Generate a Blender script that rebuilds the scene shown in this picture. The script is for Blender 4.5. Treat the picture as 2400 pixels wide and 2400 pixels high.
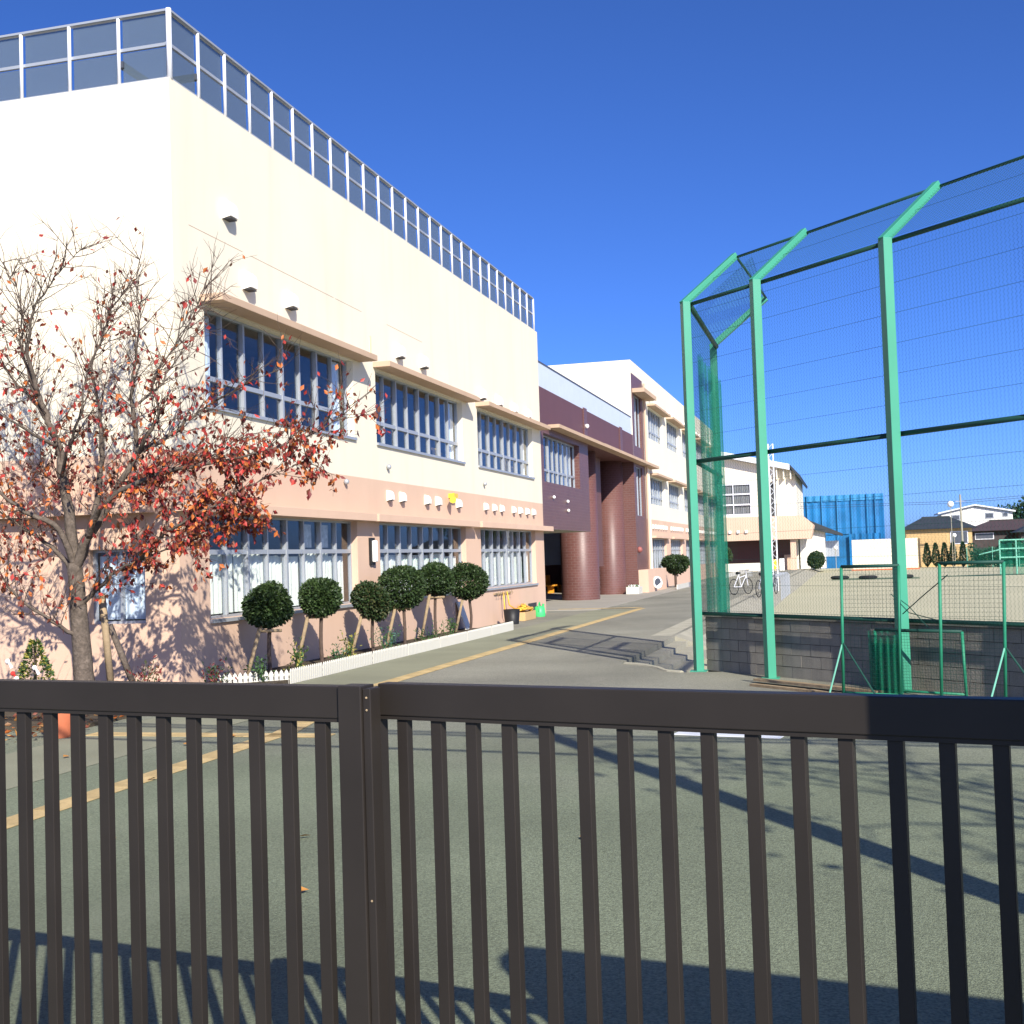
import bpy, math, random
from mathutils import Vector, Matrix
random.seed(7)
R = math.radians
for o in list(bpy.data.objects): bpy.data.objects.remove(o)
S = bpy.context.scene
COL = S.collection

# ---------------------------------------------------------------- camera, sky, sun, exposure
# world axes: X = out of the long school facade, Y = along that facade (away from us), Z = up
CAM = Vector((9.85, -16.91, 1.85)); YAW = R(15.13); PITCH = math.atan(110/2900.); ROLL = 0.0325
f0 = Vector((-math.sin(YAW), math.cos(YAW), 0)); r0 = Vector((math.cos(YAW), math.sin(YAW), 0)); z0v = Vector((0, 0, 1))
fw = f0*math.cos(PITCH) + z0v*math.sin(PITCH); uu = -f0*math.sin(PITCH) + z0v*math.cos(PITCH)
rt = r0*math.cos(ROLL) - uu*math.sin(ROLL); up = r0*math.sin(ROLL) + uu*math.cos(ROLL)
cam = bpy.data.cameras.new('camera'); co = bpy.data.objects.new('camera', cam); COL.objects.link(co)
cam.sensor_width = 36; cam.sensor_fit = 'HORIZONTAL'; cam.lens = 36*2900/2400.; cam.clip_start = 0.05; cam.clip_end = 3000
mw = Matrix(((rt.x, up.x, -fw.x, CAM.x), (rt.y, up.y, -fw.y, CAM.y), (rt.z, up.z, -fw.z, CAM.z), (0, 0, 0, 1)))
co.matrix_world = mw
S.camera = co
SUN_AZ = R(34); SUN_EL = R(32)
ldir = Vector((-math.sin(SUN_AZ)*math.cos(SUN_EL), math.cos(SUN_AZ)*math.cos(SUN_EL), -math.sin(SUN_EL)))   # way the light travels
w = bpy.data.worlds.new('World'); S.world = w; w.use_nodes = True
nt = w.node_tree; bg = nt.nodes['Background']
sky = nt.nodes.new('ShaderNodeTexSky'); sky.sky_type = 'NISHITA'; sky.sun_disc = False
sky.sun_elevation = SUN_EL
sky.sun_rotation = math.atan2(-ldir.x, -ldir.y)
sky.altitude = 100; sky.air_density = 0.5; sky.dust_density = 1.0; sky.ozone_density = 10.0
hs = nt.nodes.new('ShaderNodeHueSaturation'); hs.inputs['Saturation'].default_value = 1.04
tn = nt.nodes.new('ShaderNodeVectorMath'); tn.operation = 'MULTIPLY'; tn.inputs[1].default_value = (1.06, 1.01, 1.18)
nt.links.new(sky.outputs[0], tn.inputs[0]); nt.links.new(tn.outputs[0], hs.inputs['Color']); nt.links.new(hs.outputs[0], bg.inputs[0]); bg.inputs[1].default_value = 0.115
sl = bpy.data.lights.new('sun', 'SUN'); sl.energy = 5.0; sl.angle = R(0.5); sl.color = (1, 0.93, 0.82)
so = bpy.data.objects.new('sun', sl); COL.objects.link(so)
so.rotation_euler = ldir.to_track_quat('-Z', 'Y').to_euler(); so.location = (20, -30, 30)
S.view_settings.view_transform = 'Standard'; S.view_settings.look = 'None'
S.view_settings.gamma = 1; S.view_settings.use_curve_mapping = False
S.view_settings.exposure = 0.63

# ---------------------------------------------------------------- materials
MAT = {}
def mat(name, col, rough=0.75, var=0.10, vs=2.0, bump=0.0, bs=40.0, metal=0.0, streak=0.0, spec=0.3, fine=0.0, fs=120.0, col2=None):
    m = bpy.data.materials.new(name); m.use_nodes = True; t = m.node_tree; n = t.nodes; L = t.links
    b = n['Principled BSDF']; b.inputs['Roughness'].default_value = rough; b.inputs['Metallic'].default_value = metal
    b.inputs['Specular IOR Level'].default_value = spec
    tc = n.new('ShaderNodeTexCoord')
    nz = n.new('ShaderNodeTexNoise'); nz.inputs['Scale'].default_value = vs; nz.inputs['Detail'].default_value = 5
    L.new(tc.outputs['Object'], nz.inputs['Vector'])
    mx = n.new('ShaderNodeMix'); mx.data_type = 'RGBA'
    c2 = col2 or tuple(min(1, c*(1+var)) for c in col)
    mx.inputs[6].default_value = (*[c*(1-var) for c in col], 1); mx.inputs[7].default_value = (*c2, 1)
    rg = n.new('ShaderNodeMapRange'); rg.inputs[1].default_value = 0.3; rg.inputs[2].default_value = 0.7
    L.new(nz.outputs[0], rg.inputs[0]); L.new(rg.outputs[0], mx.inputs[0])
    out = mx.outputs[2]
    if streak:
        mp = n.new('ShaderNodeMapping'); mp.inputs['Scale'].default_value = (1.4, 1.4, 0.12)
        L.new(tc.outputs['Object'], mp.inputs['Vector'])
        n2 = n.new('ShaderNodeTexNoise'); n2.inputs['Scale'].default_value = 1.6; n2.inputs['Detail'].default_value = 6
        L.new(mp.outputs[0], n2.inputs['Vector'])
        r2 = n.new('ShaderNodeMapRange'); r2.inputs[1].default_value = 0.5; r2.inputs[2].default_value = 0.8
        r2.inputs[3].default_value = 0.0; r2.inputs[4].default_value = streak
        L.new(n2.outputs[0], r2.inputs[0])
        m2 = n.new('ShaderNodeMix'); m2.data_type = 'RGBA'; m2.inputs[7].default_value = (*[c*0.45 for c in col], 1)
        L.new(r2.outputs[0], m2.inputs[0]); L.new(out, m2.inputs[6]); out = m2.outputs[2]
    if fine:
        n3 = n.new('ShaderNodeTexNoise'); n3.inputs['Scale'].default_value = fs; n3.inputs['Detail'].default_value = 3
        L.new(tc.outputs['Object'], n3.inputs['Vector'])
        r3 = n.new('ShaderNodeMapRange'); r3.inputs[1].default_value = 0.3; r3.inputs[2].default_value = 0.7
        r3.inputs[3].default_value = 1-fine; r3.inputs[4].default_value = 1+fine
        L.new(n3.outputs[0], r3.inputs[0])
        m3 = n.new('ShaderNodeVectorMath'); m3.operation = 'SCALE'
        L.new(out, m3.inputs[0]); L.new(r3.outputs[0], m3.inputs['Scale']); out = m3.outputs[0]
    L.new(out, b.inputs['Base Color'])
    if bump:
        n4 = n.new('ShaderNodeTexNoise'); n4.inputs['Scale'].default_value = bs; n4.inputs['Detail'].default_value = 4
        L.new(tc.outputs['Object'], n4.inputs['Vector'])
        bp = n.new('ShaderNodeBump'); bp.inputs['Strength'].default_value = bump; bp.inputs['Distance'].default_value = 0.02
        L.new(n4.outputs[0], bp.inputs['Height']); L.new(bp.outputs[0], b.inputs['Normal'])
    MAT[name] = m
    return m

def mat_mix(name, col, alpha, rough=0.6, gloss=False, ior=1.6):
    """see-through sheet: transparent mixed with a diffuse (mesh, net) or a fresnel mirror (window glass)"""
    m = bpy.data.materials.new(name); m.use_nodes = True; t = m.node_tree; n = t.nodes; L = t.links
    n.remove(n['Principled BSDF']); o = n['Material Output']
    tr = n.new('ShaderNodeBsdfTransparent'); mx = n.new('ShaderNodeMixShader')
    if gloss:
        tr.inputs[0].default_value = (*col, 1)
        g = n.new('ShaderNodeBsdfGlossy'); g.inputs['Roughness'].default_value = rough
        lw = n.new('ShaderNodeLayerWeight'); lw.inputs[0].default_value = 0.5
        pw = n.new('ShaderNodeMath'); pw.operation = 'POWER'; pw.inputs[1].default_value = 4; L.new(lw.outputs['Facing'], pw.inputs[0])
        fr = n.new('ShaderNodeMath'); fr.operation = 'MULTIPLY_ADD'; fr.inputs[1].default_value = 0.55; fr.inputs[2].default_value = 0.035; L.new(pw.outputs[0], fr.inputs[0])
        L.new(fr.outputs[0], mx.inputs[0]); L.new(tr.outputs[0], mx.inputs[1]); L.new(g.outputs[0], mx.inputs[2])
    else:
        d = n.new('ShaderNodeBsdfDiffuse'); d.inputs[0].default_value = (*col, 1)
        tl = n.new('ShaderNodeBsdfTranslucent'); tl.inputs[0].default_value = (*col, 1)
        m2 = n.new('ShaderNodeMixShader'); m2.inputs[0].default_value = 0.35
        L.new(d.outputs[0], m2.inputs[1]); L.new(tl.outputs[0], m2.inputs[2])
        mx.inputs[0].default_value = alpha
        L.new(tr.outputs[0], mx.inputs[1]); L.new(m2.outputs[0], mx.inputs[2])
    L.new(mx.outputs[0], o.inputs[0]); MAT[name] = m
    return m

def mat_tile(name, col, mortar, tw, th, ms=0.012, var=0.15):
    m = mat(name, col, 0.42, var, 1.0, spec=0.4); t = m.node_tree; n = t.nodes; L = t.links; b = n['Principled BSDF']
    old = b.inputs['Base Color'].links[0].from_socket
    tc = n.new('ShaderNodeTexCoord'); sp = n.new('ShaderNodeSeparateXYZ'); L.new(tc.outputs['Object'], sp.inputs[0])
    ad = n.new('ShaderNodeMath'); L.new(sp.outputs[0], ad.inputs[0]); L.new(sp.outputs[1], ad.inputs[1])
    cb = n.new('ShaderNodeCombineXYZ'); L.new(ad.outputs[0], cb.inputs[0]); L.new(sp.outputs[2], cb.inputs[1])
    br = n.new('ShaderNodeTexBrick'); br.inputs['Scale'].default_value = 1; br.inputs['Brick Width'].default_value = tw
    br.inputs['Row Height'].default_value = th; br.inputs['Mortar Size'].default_value = ms; br.offset = 0.5
    L.new(cb.outputs[0], br.inputs['Vector'])
    br.inputs['Color1'].default_value = (0.92, 0.92, 0.92, 1); br.inputs['Color2'].default_value = (1.06, 1.05, 1.05, 1)
    vm = n.new('ShaderNodeVectorMath'); vm.operation = 'MULTIPLY'; L.new(old, vm.inputs[0]); L.new(br.outputs['Color'], vm.inputs[1])
    mx = n.new('ShaderNodeMix'); mx.data_type = 'RGBA'; mx.inputs[7].default_value = (*mortar, 1)
    L.new(br.outputs['Fac'], mx.inputs[0]); L.new(vm.outputs[0], mx.inputs[6]); L.new(mx.outputs[2], b.inputs['Base Color'])
    bp = n.new('ShaderNodeBump'); bp.inputs['Strength'].default_value = 0.4; bp.inputs['Distance'].default_value = 0.01; bp.invert = True
    L.new(br.outputs['Fac'], bp.inputs['Height']); L.new(bp.outputs[0], b.inputs['Normal'])
    return m

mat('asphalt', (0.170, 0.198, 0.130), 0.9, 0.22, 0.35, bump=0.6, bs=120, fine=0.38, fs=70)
def weather(name, dark, light):
    # worn patches, long scuffs and hairline cracks on top of an existing surface colour
    m = MAT[name]; t = m.node_tree; n = t.nodes; L = t.links; b = n['Principled BSDF']; old = b.inputs['Base Color'].links[0].from_socket
    tc = n.new('ShaderNodeTexCoord'); cur = old
    for sc, lo, hi, amt, colr, st in ((0.10, 0.50, 0.62, 0.30, dark, (1, 1, 1)), (0.9, 0.56, 0.72, 0.30, light, (1.0, 0.25, 1)), (2.4, 0.62, 0.74, 0.28, dark, (1, 1, 1)), (14.0, 0.64, 0.72, 0.5, light, (1, 1, 1))):
        mp = n.new('ShaderNodeMapping'); mp.inputs['Scale'].default_value = st; L.new(tc.outputs['Object'], mp.inputs[0])
        nz = n.new('ShaderNodeTexNoise'); nz.inputs['Scale'].default_value = sc; nz.inputs['Detail'].default_value = 7; nz.inputs['Roughness'].default_value = 0.62; L.new(mp.outputs[0], nz.inputs['Vector'])
        rg = n.new('ShaderNodeMapRange'); rg.inputs[1].default_value = lo; rg.inputs[2].default_value = hi; rg.inputs[4].default_value = amt; L.new(nz.outputs[0], rg.inputs[0])
        mx = n.new('ShaderNodeMix'); mx.data_type = 'RGBA'; mx.inputs[7].default_value = (*colr, 1); L.new(rg.outputs[0], mx.inputs[0]); L.new(cur, mx.inputs[6]); cur = mx.outputs[2]
    # paler and greyer further in than by the gate, with a ragged transition
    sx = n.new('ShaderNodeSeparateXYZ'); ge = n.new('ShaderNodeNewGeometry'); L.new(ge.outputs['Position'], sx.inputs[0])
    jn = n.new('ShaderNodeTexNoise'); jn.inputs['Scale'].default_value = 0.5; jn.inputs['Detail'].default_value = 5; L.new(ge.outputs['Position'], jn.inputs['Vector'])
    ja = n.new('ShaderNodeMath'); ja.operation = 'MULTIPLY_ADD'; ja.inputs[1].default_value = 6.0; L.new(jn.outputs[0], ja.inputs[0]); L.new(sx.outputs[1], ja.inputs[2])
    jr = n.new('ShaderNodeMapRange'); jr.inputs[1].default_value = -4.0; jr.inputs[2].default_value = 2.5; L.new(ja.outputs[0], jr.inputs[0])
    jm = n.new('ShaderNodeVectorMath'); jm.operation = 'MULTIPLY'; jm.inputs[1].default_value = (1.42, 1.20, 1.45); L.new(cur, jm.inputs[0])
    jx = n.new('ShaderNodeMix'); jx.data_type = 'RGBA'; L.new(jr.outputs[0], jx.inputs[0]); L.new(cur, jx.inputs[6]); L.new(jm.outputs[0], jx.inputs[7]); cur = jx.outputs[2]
    vo = n.new('ShaderNodeTexVoronoi'); vo.feature = 'DISTANCE_TO_EDGE'; vo.inputs['Scale'].default_value = 0.33
    wn = n.new('ShaderNodeTexNoise'); wn.inputs['Scale'].default_value = 1.5; wn.inputs['Detail'].default_value = 6; L.new(tc.outputs['Object'], wn.inputs['Vector'])
    ad = n.new('ShaderNodeVectorMath'); ad.operation = 'MULTIPLY_ADD'; ad.inputs[1].default_value = (0.9, 0.9, 0); L.new(wn.outputs['Color'], ad.inputs[0]); L.new(tc.outputs['Object'], ad.inputs[2]); L.new(ad.outputs[0], vo.inputs['Vector'])
    rg = n.new('ShaderNodeMapRange'); rg.inputs[1].default_value = 0.0; rg.inputs[2].default_value = 0.006; rg.inputs[3].default_value = 0.16; rg.inputs[4].default_value = 0.0; L.new(vo.outputs['Distance'], rg.inputs[0])
    mx = n.new('ShaderNodeMix'); mx.data_type = 'RGBA'; mx.inputs[7].default_value = (*[c*0.55 for c in dark], 1); L.new(rg.outputs[0], mx.inputs[0]); L.new(cur, mx.inputs[6]); L.new(mx.outputs[2], b.inputs['Base Color'])
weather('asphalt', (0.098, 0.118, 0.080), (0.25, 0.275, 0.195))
mat('paving', (0.235, 0.24, 0.165), 0.9, 0.10, 0.8, bump=0.3, bs=120, fine=0.14, fs=70)
mat('porch', (0.33, 0.31, 0.26), 0.85, 0.07, 0.8, fine=0.06, fs=30)
mat('tactile', (0.48, 0.36, 0.17), 0.85, 0.28, 3.0, fine=0.12, fs=60)
mat('field_sand', (0.44, 0.42, 0.28), 0.95, 0.08, 0.12, fine=0.06, fs=6)
mat('far_soil', (0.16, 0.15, 0.09), 0.95, 0.2, 0.1)
mat('concrete', (0.32, 0.305, 0.235), 0.9, 0.15, 1.5, bump=0.2, fine=0.1)
mat('kerb', (0.36, 0.345, 0.265), 0.9, 0.15, 2.0, bump=0.2, fine=0.1)
mat('soil', (0.07, 0.055, 0.035), 0.95, 0.3, 6, bump=0.8, bs=30, fine=0.3)
mat('cream', (0.75, 0.688, 0.54), 0.85, 0.035, 0.5, bump=0.05, bs=60, streak=0.17)
mat('cream_fresh', (0.77, 0.72, 0.58), 0.85, 0.02, 0.4)
mat('peach', (0.63, 0.443, 0.322), 0.85, 0.035, 0.7, bump=0.05, bs=60, streak=0.08)
mat('awning', (0.50, 0.36, 0.25), 0.85, 0.06, 1.0, streak=0.15)
mat('hood_white', (0.82, 0.80, 0.74), 0.5, 0.02)
mat('alu', (0.38, 0.41, 0.44), 0.4, 0.04, metal=0.3, spec=0.5)
mat('alu_pale', (0.74, 0.76, 0.80), 0.45, 0.03, metal=0.1, spec=0.5)
mat('alu_dark', (0.09, 0.10, 0.12), 0.4, 0.05, metal=0.3)
mat('room', (0.20, 0.20, 0.20), 0.9, 0.1)
mat('room_dark', (0.05, 0.05, 0.055), 0.9, 0.1)
mat('curtain', (0.78, 0.80, 0.72), 0.9, 0.06, 2)
mat('curtain_blue', (0.62, 0.70, 0.80), 0.9, 0.06, 2)
mat('poster', (0.55, 0.55, 0.52), 0.8, 0.3, 9)
mat('roof_grey', (0.25, 0.25, 0.24), 0.9)
mat('panel_white', (0.60, 0.66, 0.72), 0.35, 0.03, spec=0.5)
mat_tile('brown_tile', (0.128, 0.055, 0.046), (0.155, 0.09, 0.08), 0.26, 0.11, 0.009, 0.08)
mat('brown_smooth', (0.125, 0.053, 0.047), 0.5, 0.06, 0.8)
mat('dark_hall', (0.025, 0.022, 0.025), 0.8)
mat('gate_bronze', (0.029, 0.0240, 0.0200), 0.5, 0.12, 3.0, metal=0.15, spec=0.35, streak=0.25)
mat('steel_dark', (0.03, 0.03, 0.03), 0.6)
mat('post_green', (0.048, 0.29, 0.185), 0.45, 0.06, 1.5, spec=0.4)
mat('rail_green', (0.012, 0.06, 0.045), 0.6, 0.1)
mat('wire_green', (0.015, 0.075, 0.06), 0.5, 0.1)
mat('frame_green', (0.02, 0.20, 0.11), 0.5, 0.15, 5)
mat('frame_green_pale', (0.16, 0.45, 0.33), 0.5, 0.1, 5)
mat('block_grey', (0.25, 0.235, 0.20), 0.95, 0.25, 1.2, bump=0.5, bs=50, streak=0.9, fine=0.2)
mat('mortar', (0.06, 0.057, 0.05), 0.95, 0.2)
mat('white_plastic', (0.58, 0.57, 0.50), 0.5, 0.04, 2, streak=0.12)
mat('bark', (0.115, 0.092, 0.072), 0.95, 0.3, 9, bump=0.9, bs=22, fine=0.25, fs=30)
mat('bark_dark', (0.085, 0.06, 0.047), 0.95, 0.25, 8)
mat('stake', (0.30, 0.225, 0.135), 0.9, 0.2, 8, bump=0.3)
mat('terracotta', (0.50, 0.15, 0.07), 0.75, 0.1, 4)
for nm, c in [('leaf_red', (0.30, 0.030, 0.022)), ('leaf_scarlet', (0.48, 0.045, 0.03)), ('leaf_orange', (0.45, 0.13, 0.03)), ('leaf_brown', (0.15, 0.045, 0.025)), ('leaf_wine', (0.15, 0.022, 0.02)),
              ('topiary_leaf', (0.020, 0.042, 0.012)), ('topiary_leaf_light', (0.038, 0.068, 0.017)), ('topiary_leaf_olive', (0.052, 0.058, 0.020)),
              ('plant_green', (0.05, 0.11, 0.03)), ('plant_yellow', (0.28, 0.26, 0.05)), ('plant_blue', (0.045, 0.12, 0.08)), ('conifer_leaf', (0.02, 0.07, 0.03)),
              ('wood_leaf', (0.018, 0.035, 0.014)), ('hedge_leaf', (0.02, 0.06, 0.03)), ('fallen_leaf', (0.42, 0.20, 0.05)), ('fallen_brown', (0.20, 0.10, 0.04))]:
    mat(nm, c, 0.55, 0.2, 3, spec=0.35)
mat('orange_plastic', (0.75, 0.30, 0.03), 0.4, 0.05)
mat('hose_yellow', (0.75, 0.42, 0.05), 0.4, 0.08)
mat('bucket_green', (0.06, 0.55, 0.16), 0.4, 0.05)
mat('black_plastic', (0.015, 0.015, 0.016), 0.5, 0.1)
mat('red_paint', (0.55, 0.05, 0.04), 0.4)
mat('yellow_paint', (0.75, 0.50, 0.05), 0.4)
mat('blue_sheet', (0.010, 0.135, 0.34), 0.5, 0.3, 0.5, bump=0.6, bs=1.5)
mat('blue_sheet_pale', (0.03, 0.21, 0.44), 0.5, 0.1)
mat('roof_tile', (0.035, 0.042, 0.05), 0.6, 0.15, 1.5)
mat('roof_white', (0.72, 0.75, 0.78), 0.5, 0.03)
mat('tan_siding', (0.52, 0.36, 0.17), 0.8, 0.05, 1)
mat('white_siding', (0.72, 0.70, 0.64), 0.8, 0.05, 1)
mat('dark_wood', (0.055, 0.045, 0.045), 0.85, 0.2)
mat('maroon_roof', (0.065, 0.045, 0.048), 0.7, 0.1)
mat('tyre', (0.015, 0.017, 0.018), 0.85, 0.2)
mat('lamp_white', (0.85, 0.85, 0.82), 0.4, 0.02)
mat_mix('glass', (0.95, 0.97, 0.98), 0, 0.02, True, 1.26)
mat_mix('roof_mesh', (0.16, 0.215, 0.27), 0.56)
mat_mix('net_green', (0.03, 0.26, 0.17), 0.34)
mat_mix('net_green_far', (0.02, 0.22, 0.13), 0.45)
M = MAT

# ---------------------------------------------------------------- helpers
WL = {}     # world origin of every object
class MB:
    def __init__(s): s.v = []; s.f = []; s.m = []
    def quad(s, *p, m=0):
        i = len(s.v); s.v += [Vector(q) for q in p]; s.f.append(list(range(i, i+len(p)))); s.m.append(m)
    def hexa(s, c, m=0):
        i = len(s.v); s.v += [Vector(q) for q in c]
        for q in ((0, 3, 2, 1), (4, 5, 6, 7), (0, 1, 5, 4), (1, 2, 6, 5), (2, 3, 7, 6), (3, 0, 4, 7)):
            s.f.append([i+k for k in q]); s.m.append(m)
    def box(s, x0, x1, y0, y1, z0, z1, m=0):
        s.hexa([(x0, y0, z0), (x1, y0, z0), (x1, y1, z0), (x0, y1, z0), (x0, y0, z1), (x1, y0, z1), (x1, y1, z1), (x0, y1, z1)], m); return s
    def obox(s, O, d, n, a0, a1, b0, b1, z0, z1, m=0):
        P = lambda a, b, z: O + d*a + n*b + Vector((0, 0, z))
        s.hexa([P(a0, b0, z0), P(a1, b0, z0), P(a1, b1, z0), P(a0, b1, z0), P(a0, b0, z1), P(a1, b0, z1), P(a1, b1, z1), P(a0, b1, z1)], m); return s
    def tube(s, pts, rad, n=6, m=0, cap=True):
        pts = [Vector(p) for p in pts]
        if not isinstance(rad, (list, tuple)): rad = [rad]*len(pts)
        i0 = len(s.v); a = None
        for k, p in enumerate(pts):
            t = (pts[min(k+1, len(pts)-1)] - pts[max(k-1, 0)]).normalized()
            if a is None: a = t.orthogonal().normalized()
            a = (a - t*a.dot(t))
            a = a.normalized() if a.length > 1e-6 else t.orthogonal().normalized()
            b = t.cross(a)
            for j in range(n):
                th = 2*math.pi*j/n; s.v.append(p + (a*math.cos(th) + b*math.sin(th))*rad[k])
        for k in range(len(pts)-1):
            for j in range(n):
                s.f.append([i0+k*n+j, i0+k*n+(j+1) % n, i0+(k+1)*n+(j+1) % n, i0+(k+1)*n+j]); s.m.append(m)
        if cap:
            s.f.append([i0+j for j in range(n)][::-1]); s.m.append(m)
            s.f.append([i0+(len(pts)-1)*n+j for j in range(n)]); s.m.append(m)
        return s
    def lathe(s, c, prof, n=16, m=0):
        c = Vector(c); i0 = len(s.v)
        for r, z in prof:
            for j in range(n):
                th = 2*math.pi*j/n; s.v.append(c + Vector((r*math.cos(th), r*math.sin(th), z)))
        for k in range(len(prof)-1):
            for j in range(n):
                s.f.append([i0+k*n+j, i0+k*n+(j+1) % n, i0+(k+1)*n+(j+1) % n, i0+(k+1)*n+j]); s.m.append(m)
        s.f.append([i0+(len(prof)-1)*n+j for j in range(n)]); s.m.append(m)
        return s
    def prism(s, poly, d, m=0):
        """polygon (list of points) extruded by vector d"""
        n = len(poly); i = len(s.v); d = Vector(d)
        s.v += [Vector(p) for p in poly] + [Vector(p)+d for p in poly]
        s.f.append([i+k for k in range(n)][::-1]); s.m.append(m); s.f.append([i+n+k for k in range(n)]); s.m.append(m)
        for k in range(n): s.f.append([i+k, i+(k+1) % n, i+n+(k+1) % n, i+n+k]); s.m.append(m)
        return s
    def sphere(s, c, r, n=10, k=6, m=0):
        return s.lathe(c, [(r*math.sin(math.pi*i/k)+1e-4, -r*math.cos(math.pi*i/k)) for i in range(k+1)], n, m)
    def mesh(s, name, mats, origin, smooth=False):
        me = bpy.data.meshes.new(name); me.from_pydata([tuple(p-origin) for p in s.v], [], s.f)
        for q in (mats if isinstance(mats, (list, tuple)) else [mats]): me.materials.append(M[q] if isinstance(q, str) else q)
        if any(s.m): me.polygons.foreach_set('material_index', s.m)
        if smooth: me.polygons.foreach_set('use_smooth', [True]*len(me.polygons))
        me.validate(); me.update(); return me
    def build(s, name, mats, parent=None, smooth=False, origin=None, kind=None, bevel=0):
        if origin is None:
            if parent is not None: origin = WL[parent.name]
            else:
                xs = [p.x for p in s.v]; ys = [p.y for p in s.v]; zs = [p.z for p in s.v]
                origin = Vector(((min(xs)+max(xs))/2, (min(ys)+max(ys))/2, min(zs)))
        origin = Vector(origin)
        o = bpy.data.objects.new(name, s.mesh(name, mats, origin, smooth)); COL.objects.link(o)
        WL[o.name] = origin.copy(); o.location = origin
        if parent is not None: o.parent = parent; o.location = origin - WL[parent.name]
        if kind: o['kind'] = kind
        if bevel:
            b = o.modifiers.new('bevel', 'BEVEL'); b.width = bevel; b.segments = 2; b.limit_method = 'ANGLE'
        return o

def inst(name, me, loc, parent, rz=0, scale=None):
    o = bpy.data.objects.new(name, me); COL.objects.link(o); loc = Vector(loc); WL[o.name] = loc.copy()
    o.parent = parent; o.location = loc - (WL[parent.name] if parent else Vector()); o.rotation_euler.z = rz
    if scale: o.scale = scale
    return o
def tag(o, label, cat, group=None):
    o['label'] = label; o['category'] = cat
    if group: o['group'] = group
    return o
def thing(name, label, cat, loc, group=None):
    o = bpy.data.objects.new(name, None); COL.objects.link(o); o.location = loc; o.empty_display_size = 0.2
    WL[o.name] = Vector(loc); return tag(o, label, cat, group)
def struct(o): o['kind'] = 'structure'; return o
V = Vector
EX, EY = V((1, 0, 0)), V((0, 1, 0))

# ---------------------------------------------------------------- ground, road, field, steps
FZ = -0.35
b = MB(); b.quad((-900, -500, FZ-0.05), (900, -500, FZ-0.05), (900, 1500, FZ-0.05), (-900, 1500, FZ-0.05))
struct(b.build('ground', 'far_soil'))
b = MB(); b.quad((6.9, 3.2, FZ), (7.75, 2.72, FZ), (13.0, -2.58, FZ), (60, -50, FZ), (70, 125, FZ), (7.0, 125, FZ))
struct(b.build('sports_field', 'field_sand'))
# the drive: a slab whose right edge drops to the field
DR = [(-80, -80), (90, -80), (62, -52), (13.2, -2.75), (7.95, 2.52), (7.25, 2.45), (7.02, 2.62), (6.8, 3.2), (6.52, 3.64), (6.2, 3.95), (6.0, 4.1), (6.0, 11), (5.85, 125), (-80, 125)]
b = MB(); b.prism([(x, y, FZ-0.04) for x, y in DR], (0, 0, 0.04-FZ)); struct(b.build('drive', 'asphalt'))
b = MB(); b.quad((1.36, -80, 0.004), (2.76, -80, 0.004), (2.76, 25.0, 0.004), (1.36, 25.0, 0.004)); b.quad((-30, -80, 0.004), (1.36, -80, 0.004), (1.36, -6.2, 0.004), (-30, -6.2, 0.004)); struct(b.build('footpath', 'paving'))
b = MB(); b.box(-9, 1.45, 25.0, 62, 0.0, 0.02); struct(b.build('porch_paving', 'porch'))
# tactile guide line, built as plates
tg = struct(MB().box(2.78, 2.79, -20, -19.9, 0.004, 0.006).build('guide_path', 'tactile'))
pm = MB().box(-0.13, 0.13, -0.49, 0.49, 0, 0.006).mesh('guide_plate', 'tactile', V((0, 0, 0)))
y = -19.0
while y < 25.2:
    x = 3.72 if y < -4.2 else 3.72 - (y+4.2)*0.18 if y < 0.6 else 2.9
    inst('guide_plate', pm, (x, y, 0.0045), tg, 0 if not -4.2 <= y < 0.6 else math.atan(0.18)); y += 1.0
for i in range(3): inst('guide_plate', pm, (1.9+i*0.99, -4.45, 0.0045), tg, R(90))
for i in range(3): inst('guide_plate', pm, (0.4+i*0.99, 25.75, 0.021), tg, R(90))
# steps down to the field and concrete slope along the drive
b = MB()
stairs = thing('field_steps', 'three grey concrete steps going down beside the green fence corner post', 'steps', (6.4, 7.5, FZ))
for i, zz in enumerate((-0.11, -0.22, -0.31)):
    MB().box(6.003+0.3*i, 6.3+0.3*i, 4.12, 10.9, FZ-0.03, zz).build('step', 'concrete', stairs)
b = MB(); b.prism([(6.002, 11, -0.004), (7.0, 11, FZ+0.004), (7.0, 11, FZ-0.03), (6.002, 11, FZ-0.03)], (0, 113, 0)); struct(b.build('field_bank', 'concrete'))
b = MB(); b.quad((5.45, 11.0, 0.004), (5.92, 11.0, 0.004), (5.8, 124, 0.004), (5.45, 124, 0.004)); struct(b.build('drive_edge', 'kerb'))
ke = struct(MB().tube([(6.1, 4.06, -0.03), (6.3, 3.9, -0.03), (6.5, 3.66, -0.03), (6.68, 3.4, -0.03), (6.82, 3.15, -0.03), (6.95, 2.8, -0.03), (7.05, 2.6, -0.03), (7.27, 2.44, -0.03)], 0.06, 8).build('curved_kerb', 'kerb'))
# planting bed against the school and the corner bed under the cherry tree
b = MB(); b.box(0.0, 1.28, 0.1, 14.3, 0, 0.07); b.box(-30, 1.0, -4.2, -0.0, 0, 0.05); struct(b.build('planting_bed', 'soil'))

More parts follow.
